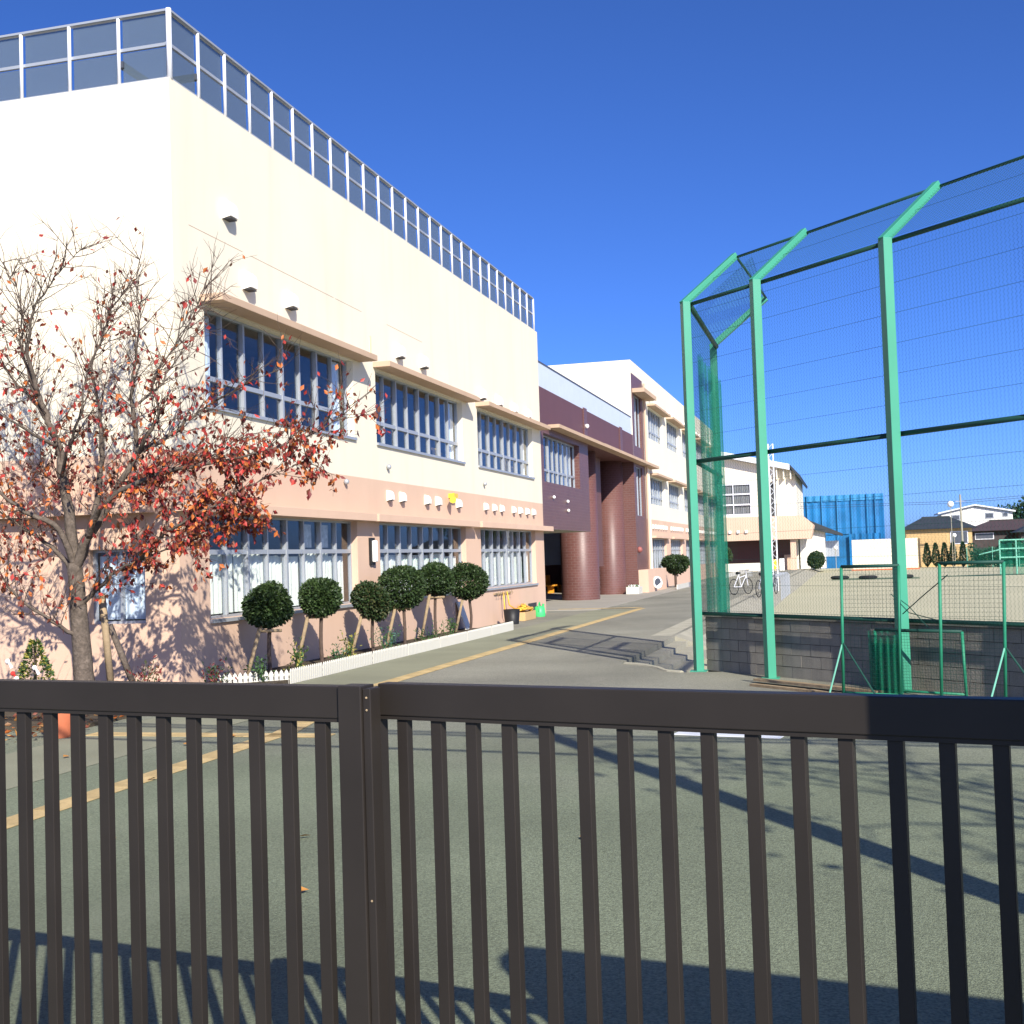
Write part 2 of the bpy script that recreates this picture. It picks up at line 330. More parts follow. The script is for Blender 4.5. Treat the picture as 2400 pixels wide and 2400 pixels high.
# ---------------------------------------------------------------- facade builders
def facade(mb, O, d, n, a1, zt, openings, zband=None, mu=0, ml=0, depth=0.22, zb=0.0, mrev=None):
    """flat wall with real openings: cells around (a0,a1,z0,z1) rectangles and reveals going inwards"""
    As = sorted({0.0, a1, *[q for o in openings for q in o[:2]]}); Zs = sorted({zb, zt, *([zband] if zband else []), *[q for o in openings for q in o[2:4]]})
    P = lambda a, b_, z: O + d*a + n*b_ + V((0, 0, z))
    for i in range(len(As)-1):
        for j in range(len(Zs)-1):
            ca, cz = (As[i]+As[i+1])/2, (Zs[j]+Zs[j+1])/2
            if any(o[0] < ca < o[1] and o[2] < cz < o[3] for o in openings): continue
            mb.quad(P(As[i], 0, Zs[j]), P(As[i+1], 0, Zs[j]), P(As[i+1], 0, Zs[j+1]), P(As[i], 0, Zs[j+1]), m=ml if zband and cz < zband else mu)
    for a0, aa, zz0, zz1 in [o[:4] for o in openings]:
        mm = ml if zband and (zz0+zz1)/2 < zband else mu
        for q in ((P(a0, 0, zz0), P(aa, 0, zz0), P(aa, -depth, zz0), P(a0, -depth, zz0)), (P(a0, 0, zz1), P(a0, -depth, zz1), P(aa, -depth, zz1), P(aa, 0, zz1)),
                  (P(a0, 0, zz0), P(a0, -depth, zz0), P(a0, -depth, zz1), P(a0, 0, zz1)), (P(aa, 0, zz0), P(aa, 0, zz1), P(aa, -depth, zz1), P(aa, -depth, zz0))):
            mb.quad(*q, m=mm)

def wavy(mb, O, d, n, a0, a1, b0, z0, z1, amp=0.05, wl=0.22, m=0, ph=0.0):
    k = max(4, int((a1-a0)/wl*6)); pts = []
    for i in range(k+1):
        a = a0+(a1-a0)*i/k; bb = b0 + amp*math.sin(a*2*math.pi/wl+ph) + amp*0.6*math.sin(a*2*math.pi/(wl*2.7)+1.3+ph)
        pts.append(O + d*a + n*bb)
    for p, q in zip(pts, pts[1:]):
        mb.quad(p+V((0, 0, z0)), q+V((0, 0, z0)), q+V((0, 0, z1)), p+V((0, 0, z1)), m=m)

def window(parent, O, d, n, a0, a1, z0, z1, ncol, ztr=None, rec=0.14, fr=0.042, fmat='alu', curtains=(), panes=True, cmat='curtain', label=None, thick=0.07):
    """aluminium window set back in its opening: outer frame > mullions, transoms, panes, curtains"""
    o = MB()
    o.obox(O, d, n, a0, a1, -rec-thick, -rec, z0, z0+fr); o.obox(O, d, n, a0, a1, -rec-thick, -rec, z1-fr, z1)
    o.obox(O, d, n, a0, a0+fr, -rec-thick, -rec, z0+fr, z1-fr); o.obox(O, d, n, a1-fr, a1, -rec-thick, -rec, z0+fr, z1-fr)
    org = O + d*((a0+a1)/2) + V((0, 0, z0))
    win = o.build('window', fmat, parent, origin=org)
    cw = (a1-a0-2*fr)/ncol
    for i in range(1, ncol):
        a = a0+fr+cw*i; hw = 0.02 if i % 2 else 0.032
        MB().obox(O, d, n, a-hw, a+hw, -rec-thick, -rec+0.012*(1 if i % 2 else 2), z0+fr, z1-fr).build('mullion', fmat, win)
    rows = [(z0+fr, z1-fr)]
    if ztr:
        rows = [(z0+fr, ztr-0.04), (ztr+0.04, z1-fr)]
        MB().obox(O, d, n, a0+fr, a1-fr, -rec-thick+0.01, -rec+0.008, ztr-0.04, ztr+0.04).build('transom', fmat, win)
    if panes:
        for zl, zh in rows:
            ref = MB().obox(V((0, 0, 0)), d, n, -cw/2+0.03, cw/2-0.03, -0.004, 0.004, 0, zh-zl).mesh('pane', 'glass', V((0, 0, 0)))
            for i in range(ncol): inst('pane', ref, O + d*(a0+fr+cw*(i+0.5)) + n*(-rec-thick*0.55) + V((0, 0, zl)), win)
    for c0, c1, cz0, cz1 in curtains:
        c = MB(); wavy(c, O, d, n, c0, c1, -rec-thick-0.075, cz0, cz1, 0.022, 0.17, 0, random.random()*6); c.build('curtain', cmat, win, smooth=True)
    return win

def hood(parent, p, n, s=1.0, name='vent_hood'):
    """white ventilation hood: sloped curved top, open dark mouth below"""
    d = V((-n.y, n.x, 0)); b = MB(); hw = 0.12*s; h = 0.32*s; e = 0.15*s
    prof = [(0, h/2), (e*0.45, h/2-0.01*s), (e*0.85, h*0.30), (e, h*0.05), (e, -h*0.32), (0, -h*0.42)]
    L_ = [p - d*hw + n*q + V((0, 0, z)) for q, z in prof]
    b.prism(L_, d*2*hw)
    o = b.build(name, 'hood_white', parent, origin=p)
    q = MB(); q.obox(p, d, n, -hw*0.85, hw*0.85, 0.01, e*0.93, -h*0.43, -h*0.34-0.012); q.build('mouth', 'room_dark', o)
    return o

# ---------------------------------------------------------------- main school block (two storeys and a tall parapet)
HT = 9.48; LEN = 23.5; BAND = 3.67
school = thing('school_building', 'cream and peach two-storey school block nearest the gate, right behind the cherry tree', 'building', (-7, 11.75, 0))
bays = [(0.92, 7.12), (8.39, 14.72), (16.10, 22.35)]
ops = []
for a0, a1 in bays: ops += [(a0, a1, 4.49, 6.10), (a0, a1, 1.04, 2.74)]
wl = MB()
O1 = V((0, 0, 0)); facade(wl, O1, EY, EX, LEN, HT, ops, BAND, 0, 1)
OW = V((-14, 0, 0)); win_left = [(12.4, 13.4, 1.04, 2.2)]
facade(wl, OW, EX, -EY, 14, HT, win_left, BAND, 0, 1)
wl.quad((-14, 0, 0), (-14, LEN, 0), (-14, LEN, HT), (-14, 0, HT)); wl.quad((0, LEN, 0), (-14, LEN, 0), (-14, LEN, HT), (0, LEN, HT))
wl.quad((0, 0, HT), (0, LEN, HT), (-14, LEN, HT), (-14, 0, HT))
wl.build('wall', ['cream', 'peach'], school)
r_ = MB()
for zf in (0.02, 3.35, 6.55): r_.box(-13.9, -0.23, 0.23, LEN-0.05, zf-0.12 if zf > 1 else 0.0, zf)
r_.box(-4.2, -4.1, 0.23, LEN-0.05, 0.02, 6.5)
for yy in (7.75, 15.4): r_.box(-4.1, -0.23, yy-0.05, yy+0.05, 0.02, 6.4)
r_.build('room', 'room', school)
MB().box(0.0, 0.012, 8.1, 8.2, 6.25, 6.8).build('rain_stain', mat('stain', (0.72, 0.66, 0.42), 0.9), school)
for i, (a0, a1) in enumerate(bays):
    w2 = a1-a0
    window(school, O1, EY, EX, a0, a1, 4.49, 6.10, 8, 4.97, curtains=[(a0+0.06, a0+0.5+0.2*(i == 0), 4.55, 6.05), (a1-0.65, a1-0.06, 4.55, 6.05)], cmat='curtain_blue')
    cur = []
    a = a0+0.08
    while a < a1-0.3:
        ww = random.uniform(0.7, 1.5); e = min(a+ww, a1-0.08); cur.append((a, e, 1.1, 2.12-random.uniform(0, 0.16))); a = e+random.choice((0.0, 0.02, 0.05, 0.14 if i else 0.03))
    window(school, O1, EY, EX, a0, a1, 1.04, 2.74, 8, 2.12, curtains=cur)
    # awnings: upper ones stand out 0.4 m, the lower ledge is shallower
    MB().obox(O1, EY, EX, a0-0.12, a1+0.42 if i < 2 else a1+1.0, 0.003, 0.40, 6.13, 6.25).build('awning', 'awning', school, bevel=0.006)
    MB().obox(O1, EY, EX, a0-0.7 if i else -0.12, a1+0.45 if i < 2 else a1+1.45, 0.003, 0.28, 2.74, 2.90).build('ledge', 'peach', school, bevel=0.006)
    MB().obox(O1, EY, EX, a0-0.03, a1+0.03, -0.02, 0.05, 4.43, 4.487).build('window_sill', 'alu', school)
    MB().obox(O1, EY, EX, a0-0.03, a1+0.03, -0.02, 0.05, 0.98, 1.037).build('window_sill', 'alu', school)
    if i == 0:
        for aa in (5.05, 5.85): MB().obox(O1, EY, EX, aa, aa+0.42, -0.30, -0.29, 2.2, 2.65).build('notice', 'poster', school)
    for k in range(2 if i < 2 else 1): MB().obox(O1, EY, EX, a1-1.3+0.5*k, a1-1.0+0.5*k, -0.45, -0.42, 4.5, 4.80-0.08*k).build('cushion', 'tan_siding', school)
window(school, OW, EX, -EY, 12.4, 13.4, 1.04, 2.2, 2, None, curtains=[(12.45, 13.35, 1.1, 2.1)], cmat='curtain_blue')
MB().obox(OW, EX, -EY, 7.9, 13.6, 0.003, 0.28, 2.74, 2.90).build('ledge', 'peach', school)
for yy, zz in [(1.72, 7.83), (2.38, 6.77), (4.05, 6.76), (9.83, 6.70), (11.5, 6.70), (16.47, 6.52), (18.18, 6.52), (19.92, 6.5), (21.63, 6.5)]: hood(school, V((0, yy, zz)), EX, 1.12)
for yy in (8.98, 9.78, 11.52, 12.35, 14.04, 16.59, 17.46, 18.26, 19.61, 20.4, 21.27, 22.08): hood(school, V((0, yy, 3.34)), EX, 0.8 if yy < 15 else 0.72)
for yy, zz in ((6.5, 3.53), (8.95, 3.99), (16.52, 3.99)): MB().sphere((0.05, yy, zz), 0.06, 8, 6).build('sensor', 'alu', school, smooth=True)
bb = MB(); bb.box(0, 0.16, 13.30, 13.62, 3.47, 3.58); bb.tube([(0.10, 13.3, 3.42), (0.22, 13.0, 3.40)], [0.05, 0.09], 8); bb.tube([(0.08, 13.5, 3.4), (0.08, 13.5, 3.6)], 0.03, 6); bb.build('yellow_speaker', 'yellow_paint', school)
lm = MB(); lm.box(0, 0.05, 7.74, 7.98, 1.82, 2.40); lmo = lm.build('wall_lamp', 'black_plastic', school)
MB().box(0.05, 0.13, 7.79, 7.95, 1.88, 2.34).build('lamp_cover', 'lamp_white', lmo, bevel=0.02)
MB().box(0.0, 0.002+0.004, 21.1, 22.2, 0.05, 0.42).build('duct_opening', 'room_dark', school)
# hairline joint along the upper wall
for ya, yb in ((0.5, 2.3), (2.6, 6.2), (6.3, 7.7), (9.2, 11.6)): MB().tube([(0.0, ya, 7.30-0.007*ya), (0.0, yb, 7.30-0.007*yb)], 0.005, 5).build('wall_joint', 'awning', school)

# rooftop screen
scr = thing('rooftop_screen', 'tall grey mesh screen with pale posts along the roof edge of the nearest block', 'screen', (0, 0, HT))
PIT = 0.89
def screen_run(O, d, n, cnt):
    L_ = PIT*cnt
    post = MB().tube([V((0, 0, 0.02)), V((0, 0, 1.08))], 0.030, 8).mesh('post', 'alu_pale', V((0, 0, 0)), True)
    for i in range(1, cnt+1): inst('post', post, O + d*PIT*i + V((0, 0, HT)), scr)
    ref = MB().obox(V((0, 0, 0)), d, n, -PIT/2+0.05, PIT/2-0.05, -0.006, 0.006, 0, 0.46).mesh('mesh_panel', 'roof_mesh', V((0, 0, 0)))
    for i in range(cnt):
        for zz in (0.07, 0.61): inst('mesh_panel', ref, O + d*PIT*(i+0.5) + n*(-0.045) + V((0, 0, HT+zz)), scr)
    for zz, hh in ((0.03, 0.03), (0.555, 0.05), (1.085, 0.045)):
        MB().obox(O, d, n, 0, L_, -0.07, -0.02, HT+zz, HT+zz+hh).build('rail', 'alu', scr)
    MB().obox(O, d, n, 0, L_, -0.02, 0.02, HT+1.085, HT+1.12).build('top_trim', 'alu', scr)
    MB().obox(O, d, n, 0, L_, -0.9, -0.82, HT+0.30, HT+0.40).build('inner_pipe', 'alu_dark', scr)
screen_run(V((-0.03, 0.08, 0)), EY, EX, 26)
screen_run(V((-0.03, 0.08, 0)), -EX, -EY, 12)
MB().tube([(-0.03, 0.08, HT), (-0.03, 0.08, HT+1.12)], 0.045, 8).build('corner_post', 'alu_pale', scr, smooth=True)

# ---------------------------------------------------------------- brown tiled entrance block
ent = thing('entrance_block', 'brown tiled entrance block with two round columns between the cream school wings', 'building', (-4, 33, 0))
wl = MB()
facade(wl, V((0, LEN, 2.83)), EY, EX, 7.9, 3.50, [(0.4, 6.2, 1.62, 3.28)], depth=0.3)      # upper floor over the passage
wl.quad((0, 31.4, 2.83), (-6, 31.4, 2.83), (-6, 31.4, 6.33), (0, 31.4, 6.33)); wl.quad((0, LEN, 2.83), (-6, LEN, 2.83), (-6, 31.4, 2.83), (0, 31.4, 2.83), m=1)
wl.build('wall', ['brown_tile', 'concrete'], ent)
MB().box(-6, 0, LEN+0.002, 42.38, 6.335, 7.66).build('upper_band', 'brown_smooth', ent)
for yy in (31.0, 39.0): MB().box(0.0, 0.035, yy-0.3, yy+0.3, 6.45, 7.72).build('pilaster', 'brown_tile', ent)
for yy in (31.0,): MB().sphere((0.08, yy, 7.0), 0.09, 8, 6).build('wall_light', 'lamp_white', ent, smooth=True)
for i, (ya, yb) in enumerate(((24.6, 33.0), (33.0, 48.0))): MB().box(0.003, 0.42, ya, yb, 6.33+0.004*i, 6.45+0.012*i).build('awning', 'awning', ent)
window(ent, V((0, LEN, 0)), EY, EX, 0.4, 6.2, 4.45, 6.11, 8, 4.9, rec=0.2, curtains=[(4.9, 6.1, 4.5, 6.05)], cmat='curtain_blue')
MB().box(-5.9, -0.6, 24.0, 31.3, 4.0, 4.1).build('room', 'room', ent)
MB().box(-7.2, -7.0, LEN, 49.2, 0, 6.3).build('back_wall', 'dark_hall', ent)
MB().box(-7.0, -2.2, 49.0, 49.2, 1.45, 6.3).build('end_wall', 'panel_white', ent); MB().box(-7.0, -2.2, 48.96, 49.2, 0, 1.448).build('dado', 'brown_smooth', ent)
MB().box(-2.3, -2.2, 42.45, 48.95, 0, 6.3).build('side_wall', 'brown_smooth', ent)
MB().box(-7.0, -0.05, 42.45, 49.0, 6.3, 6.34).build('hall_ceiling', 'concrete', ent)
for px_, py_, rr, zt in ((-1.25, 35.0, 0.82, 6.33), (-1.15, 41.55, 0.72, 6.33)):
    MB().lathe((px_, py_, 0), [(rr, 0), (rr, zt)], 32).build('column', 'brown_tile', ent, smooth=True)
MB().box(-1.3, -1.0, 35.6, 39.0, 1.38, 6.32).build('tiled_panel', 'brown_tile', ent)
MB().box(-2.2, -1.2, 42.33, 42.39, 0.02, 2.2).build('door', 'alu', ent)
bl = MB(); bl.box(-0.10, -0.04, LEN+0.02, 42.3, 7.663, 8.50); bl.build('parapet_panel', 'panel_white', ent)
MB().box(-0.12, -0.02, LEN+0.02, 42.3, 8.50, 8.55).build('parapet_rail', 'alu_dark', ent)
for p in ((25.0, 3.95), (27.2, 3.88), (27.25, 3.55)): MB().sphere((0.05, p[0], p[1]), 0.06, 8, 6).build('wall_fitting', 'lamp_white', ent, smooth=True)
MB().sphere((0.05, 42.9, 2.1), 0.15, 10, 8).build('alarm_bell', mat('faded_red', (0.30, 0.10, 0.085), 0.5), ent, smooth=True)

# ---------------------------------------------------------------- three-storey far wing
wing = thing('far_wing', 'taller pale three-storey school wing beyond the brown entrance block', 'building', (-7, 65, 0))
Y3, L3 = 42.4, 43.0
O3 = V((0, Y3, 0)); ops = [(0.62, 2.75, 7.2, 9.75), (0.62, 2.55, 3.77, 6.2)]
bays3 = [(5.0+6.95*i, 10.3+6.95*i) for i in range(5)]
for a0, a1 in bays3: ops += [(a0, a1, 7.95, 9.6), (a0, a1, 4.5, 5.95), (a0, a1, 1.04, 2.68)]
wl = MB()
brn = [o for o in ops if o[1] < 3.4]; wht = [(o[0]-3.4, o[1]-3.4, o[2], o[3]) for o in ops if o[0] > 3.4]
facade(wl, O3, EY, EX, 3.4, 10.72, brn, None, 2)
facade(wl, O3+V((0, 3.4, 0)), EY, EX, L3-3.4, 11.34, wht, 3.68, 0, 1)
wl.quad((0, Y3, 10.72), (0, Y3+3.4, 10.72), (0, Y3+3.4, 11.34), (0, Y3, 11.34))
wl.quad((-14, Y3, 6.36), (0, Y3, 6.36), (0, Y3, 11.34), (-14, Y3, 11.34)); wl.quad((-2.2, Y3, 0), (0, Y3, 0), (0, Y3, 6.36), (-2.2, Y3, 6.36), m=2)
wl.quad((0, Y3, 11.34), (0, Y3+L3, 11.34), (-14, Y3+L3, 11.34), (-14, Y3, 11.34)); wl.quad((0, Y3+L3, 0), (-14, Y3+L3, 0), (-14, Y3+L3, 11.34), (0, Y3+L3, 11.34))
wl.build('wall', ['cream_fresh', 'peach', 'brown_tile'], wing)
rm = MB()
for zf in (0.1, 3.4, 6.85): rm.box(-2.1 if zf < 6 else -5, -0.25, Y3+0.1, Y3+L3-0.1, zf-0.1, zf)
rm.box(-5.1, -5, Y3+7.1, Y3+L3-0.1, 0, 11.2); rm.build('room', 'room', wing)
for zz0, zz1 in ((7.2, 9.75), (3.77, 6.2)): window(wing, O3, EY, EX, 0.62, 2.75 if zz0 > 7 else 2.55, zz0, zz1, 2, None, rec=0.1, curtains=[(0.7, 2.2, zz0+0.05, zz1-0.3)], cmat='curtain_blue')
MB().box(0.003, 0.6, Y3+0.3, Y3+4.2, 9.78, 9.98).build('awning', 'awning', wing)
for i, (a0, a1) in enumerate(bays3):
    for zz0, zz1, tr in ((7.95, 9.6, 8.4), (4.5, 5.95, 4.9), (1.04, 2.68, 2.1)):
        cc = [(a0+0.1, a0+1.9, zz0+0.05, zz1-0.25), (a0+2.6, a1-0.1, zz0+0.05, zz1-0.25)]
        window(wing, O3, EY, EX, a0, a1, zz0, zz1, 6, tr, curtains=cc, panes=i < 3)
        MB().obox(O3, EY, EX, a0-0.15, a1+0.6, 0.003, 0.42 if zz0 > 3 else 0.25, zz1+0.03, zz1+0.14).build('awning', 'awning' if zz0 > 3 else 'peach', wing)
    for k in range(6): hood(wing, V((0, Y3+a0+0.3+k*0.95, 3.3)), EX, 0.8)
    for k in range(2): hood(wing, V((0, Y3+a0+0.6+k*1.8, 10.1)), EX, 0.8)
MB().tube([(0.09, 45.85, 0), (0.09, 45.85, 10.6)], 0.06, 8).build('downpipe', 'peach', wing)
MB().tube([(0.09, 46.35, 0), (0.09, 46.35, 6.2)], 0.05, 8).build('downpipe', 'cream_fresh', wing)
lw = MB().box(0.02, 0.5, 42.5, 48.6, 0.021, 1.12); lwo = lw.build('low_wall', 'peach'); tag(lwo, 'low peach wall panel at the foot of the far wing beside the second column', 'wall')

# ---------------------------------------------------------------- sliding gate in the foreground
ZT = 1.5
def gate_leaf(label, O, ang, bars, a0, a1, bw, parts):
    d = V((math.cos(ang), math.sin(ang), 0)); n = V((d.y, -d.x, 0))       # n points at the camera
    g = thing('gate_leaf', label, 'gate', O + d*((a0+a1)/2), 'leaves of the sliding gate')
    MB().obox(O, d, n, a0, a1, -0.055, 0.0, 1.408, ZT).build('top_rail', 'gate_bronze', g, bevel=0.003)
    MB().obox(O, d, n, a0, a1, -0.052, -0.004, 1.397, 1.4078).build('rail_lip', 'gate_bronze', g)
    MB().obox(O, d, n, a0, a1, -0.055, 0.0, 0.06, 0.15).build('bottom_rail', 'gate_bronze', g, bevel=0.003)
    for t in bars:
        p = O + d*t
        o = MB(); o.obox(O, d, n, t, t+bw, -0.040, -0.012, 0.15, 1.3968); o.build('baluster', 'gate_bronze', g, bevel=0.002)
    for nm, t0, t1, q0, q1, zz0, zz1 in parts:
        MB().obox(O, d, n, t0, t1, q0, q1, zz0, zz1).build(nm, 'gate_bronze', g, bevel=0.003)
    for nm, t0, t1, q0, q1, zz0, zz1 in parts[-1:]:
        for zz in (1.47, 1.435, 0.9): MB().sphere(O + d*(t0+t1)/2 + n*(q1+0.001) + V((0, 0, zz)), 0.0035, 8, 4).build('screw', 'stake', g)
    for t in (a0+0.12, a1-0.12):
        MB().tube([O+d*t+n*-0.045+V((0, 0, 0.04)), O+d*t+n*-0.01+V((0, 0, 0.04))], 0.04, 12).build('wheel', 'black_plastic', g)
    return g
gl = gate_leaf('dark bronze gate leaf on the left with the wide closing post at its end', V((7.10, -13.36, 0)), R(-10.22), [0.058+0.1185*i - 0.1185*22 for i in range(22)] + [0.062+0.1185*i for i in range(11)], -2.7, 1.345, 0.040,
          [('end_post', 1.346, 1.424, -0.062, 0.012, 0.02, ZT+0.003), ('end_strip', 1.425, 1.452, -0.05, 0.004, 0.02, ZT-0.004)])
gr = gate_leaf('dark bronze gate leaf on the right, half in shade', V((8.515, -13.52, 0)), R(-14.2), [0.051+0.1162*i for i in range(34)], -0.005, 4.2, 0.036,
          [('end_post', -0.042, -0.006, -0.05, -0.008, 0.02, ZT-0.012)])
bl = MB(); bl.sphere(V((8.515, -13.62, 1.488)), 0.004, 6, 4)
MB().obox(V((0, 0, 0)), EX, EY, 3.8, 14.0, -13.60-0.02, -13.60+0.02, 0.001, 0.02)

# ---------------------------------------------------------------- tall green ball fence
P = [V((7.52, 2.61, 0)), V((8.69, 1.44, 0)), V((10.47, -0.36, 0)), V((12.28, -2.18, 0)), V((14.2, -4.1, 0))]
SB = [V((7.51, 6.94, 0))]
fd = V((0.7071, -0.7071, 0)); fn = V((0.7071, 0.7071, 0))      # along the row, towards the field
ZB = 5.82; AO, AU = 1.03, 0.83
fence = thing('ball_fence', 'tall mint green steel fence with wire mesh and slanted top arms along the field', 'fence', (8.69, 1.44, 0))
def post(p, out, d, base=0.0):
    n = out; a, c = 0.062, 0.05
    b = MB(); b.obox(p, d, V((-d.y, d.x, 0)), -0.075, 0.075, -a, a, base-0.02, ZB)
    o = b.build('post', 'post_green', fence, bevel=0.006)
    q = MB(); s0 = p + V((0, 0, ZB)); t = p + n*AO + V((0, 0, ZB+AU)); sl_ = (t-s0).normalized(); nn = n.cross(V((0, 0, 1))); dn = sl_.cross(nn).normalized()
    c1 = [s0 - sl_*0.06 + nn*i*c + dn*j*0.055 for i, j in ((-1, -1), (1, -1), (1, 1), (-1, 1))]; c2 = [t + nn*i*c + dn*j*0.055 for i, j in ((-1, -1), (1, -1), (1, 1), (-1, 1))]
    q.hexa(c1+c2); q.build('arm', 'post_green', fence, bevel=0.005)
    MB().box(p.x-0.13, p.x+0.13, p.y-0.13, p.y+0.13, base+0.001, base+0.014).build('base_plate', 'post_green', fence)
pd_ = V((0.436, -0.9, 0))
for i, p in enumerate(P): post(p, fn if i else V((0.74, 0.673, 0)), pd_)
for p in SB: post(p, EX, EY, FZ)
def chain(name, O, u, lu, v, lv, pit, rad, matn, parent, v0=0.0):
    """woven diamond mesh, every wire a real zigzag"""
    b = MB(); nu = int(lu/pit); nv = int((lv-v0)/(pit*0.5)); u = u.normalized(); v = v.normalized(); n = u.cross(v).normalized()
    e1 = (u*0.5 + n*0.5)*rad*1.6; e2 = (n - u)*rad*0.8
    for i in range(nu):
        i0 = len(b.v)
        for j in range(nv+1):
            c = O + u*((i + 0.5 + (0.5 if (j % 2) else 0.0))*pit) + v*(v0 + j*pit*0.5)
            b.v += [c + u*rad, c - u*rad*0.5 + n*rad*0.87, c - u*rad*0.5 - n*rad*0.87]
        for j in range(nv):
            for k in range(3):
                a_ = i0+3*j; b.f.append([a_+k, a_+(k+1) % 3, a_+3+(k+1) % 3, a_+3+k]); b.m.append(0)
    return b.build(name, matn, parent, kind='stuff')
sp = [(P[0], P[1]), (P[1], P[2]), (P[2], P[3]), (P[3], P[4])]
for p, q in sp[:3]:
    L_ = (q-p).length
    chain('wire_mesh', p + fn*0.06, q-p, L_, V((0, 0, 1)), ZB, 0.056, 0.0015, 'wire_green', fence, 0.86)
    chain('wire_mesh', p + fn*0.02 + V((0, 0, ZB)), q-p, L_, fn*AO + V((0, 0, AU)), math.hypot(AO, AU), 0.056, 0.0021, 'wire_green', fence)
    for k in range(13):
        zz = 0.95 + k*0.39
        MB().tube([p+fn*0.062+V((0, 0, zz)), q+fn*0.062+V((0, 0, zz))], 0.0023, 4).build('tension_wire', 'wire_green', fence)
    MB().tube([p+fn*0.01+fn*AO*0.5+V((0, 0, ZB+AU*0.5)), q+fn*AO*0.5+V((0, 0, ZB+AU*0.5))], 0.0023, 4).build('tension_wire', 'wire_green', fence)
    for zz, rr, off in ((ZB-0.03, 0.032, 0.09), (3.29, 0.036, 0.09), (0.9, 0.028, 0.09)): MB().tube([p+fn*off+V((0, 0, zz)), q+fn*off+V((0, 0, zz))], rr, 8).build('rail', 'rail_green', fence, smooth=True)
    MB().tube([p+fn*AO+V((0, 0, ZB+AU-0.03)), q+fn*AO+V((0, 0, ZB+AU-0.03))], 0.022, 8).build('top_rail', 'rail_green', fence, smooth=True)
p, q = P[0], SB[0]
for p, q in ((P[0], SB[0]),):
    chain('wire_mesh', V((p.x+0.06, p.y, FZ)), EY, q.y-p.y, V((0, 0, 1)), ZB-FZ, 0.056, 0.0015, 'wire_green', fence, 0.9)
    for zz, rr in ((ZB-0.03, 0.045), (3.29, 0.036)): MB().tube([(p.x+0.06, p.y+0.07, zz), (q.x+0.06, q.y, zz)], rr, 8).build('rail', 'rail_green', fence, smooth=True)
    a1_ = P[0]+V((0.74, 0.673, 0))*AO+V((0, 0, ZB+AU)); a2_ = q+EX*AO+V((0, 0, ZB+AU))
    MB().tube([a1_, a2_], 0.022, 8).build('top_rail', 'rail_green', fence, smooth=True)
    chain('wire_mesh', V((p.x+0.02, p.y+0.72, ZB)), EY, q.y-p.y-0.72, V((AO, 0, AU)), 1.3, 0.056, 0.0021, 'wire_green', fence)
# gathered ball net hanging on the side row
nb = MB()
for z_a, z_b in [(0.55+0.5*i, 1.05+0.5*i) for i in range(9)]: wavy(nb, V((7.64, 0, 0)), EY, EX, 2.95, 6.9, 0.0, z_a, z_b, 0.045, 0.55)
tag(nb.build('hanging_net', 'net_green', smooth=True), 'gathered green net hanging in folds behind the fence corner post', 'net')

# block wall under the fence
bw_ = thing('block_wall', 'stained grey concrete block wall at the foot of the green fence', 'wall', (10, 0.3, 0))
bo = P[0] + fn*0.20 - fd*0.05; BWL, BH, BL_ = 8.6, 0.168, 0.39
MB().obox(bo, fd, fn, 0.01, BWL, 0.012, 0.135, FZ-0.04, 0.845).build('mortar_core', 'mortar', bw_)
vr = [MB().obox(V((0, 0, 0)), fd, fn, 0, BL_-0.008, 0, 0.147, 0, BH-0.008).mesh('block', 'block_grey', V((0, 0, 0)))]
hv = MB().obox(V((0, 0, 0)), fd, fn, 0, BL_/2-0.008, 0, 0.147, 0, BH-0.008).mesh('half_block', 'block_grey', V((0, 0, 0)))
for c in range(5):
    a = 0.0
    if c % 2: inst('block', hv, bo + fn*random.uniform(0, 0.004) + V((0, 0, c*BH)), bw_); a = BL_/2
    while a < BWL-0.3:
        inst('block', vr[0], bo + fd*a + fn*random.uniform(0, 0.005) + V((0, 0, c*BH)), bw_); a += BL_
MB().obox(bo, fd, fn, 0, BWL, -0.02, 0.17, 0.842, 0.872).build('coping', 'block_grey', bw_)

# net frames about in front of the wall
def bars(b, pts, r_=0.017): b.tube(pts, r_, 6)
def net_frame(label, O, d, n, wdt, h, lean, stays, matn='frame_green', fine=0.05, base=0.0, group='portable net frames'):
    t = thing('portable_net', label, 'net stand', O, group); z = V((0, 0, 1)); P_ = lambda a, hh: O + d*a + n*(lean*hh/h) + z*(base+hh)
    for a in (0, wdt): MB().tube([P_(a, 0), P_(a, h)], 0.019, 8).build('upright', matn, t, smooth=True)
    MB().tube([P_(0, h), P_(wdt, h)], 0.021, 8).build('top_bar', 'rail_green', t, smooth=True)
    MB().tube([P_(0, 0.05), P_(wdt, 0.05)], 0.015, 8).build('bottom_bar', matn, t, smooth=True)
    for a, da, dn in stays: MB().tube([P_(a, h*0.42), O + d*(a+da) + n*dn + z*0.01], 0.011, 6).build('stay', 'frame_green_pale' if da < 0 else 'rail_green', t)
    g = MB(); k = int(wdt/fine); m_ = int(h/fine)
    for i in range(1, k): g.tube([P_(i*wdt/k, 0.06), P_(i*wdt/k, h)], 0.0016, 3, cap=False)
    for j in range(1, m_): g.tube([P_(0, j*h/m_), P_(wdt, j*h/m_)], 0.0016, 3, cap=False)
    g.build('net', 'wire_green', t, kind='stuff')
    return t
dcam = V((0.962, 0.27, 0))
net_frame('narrow green net frame left of the third fence post, with a pale stay', V((9.72, -0.85, 0)), V((0.90, -0.42, 0)).normalized(), V((-0.3, 0.95, 0)), 0.74, 1.62, -0.12, [(0, -0.28, -0.25), (0, 0.35, -0.3)])
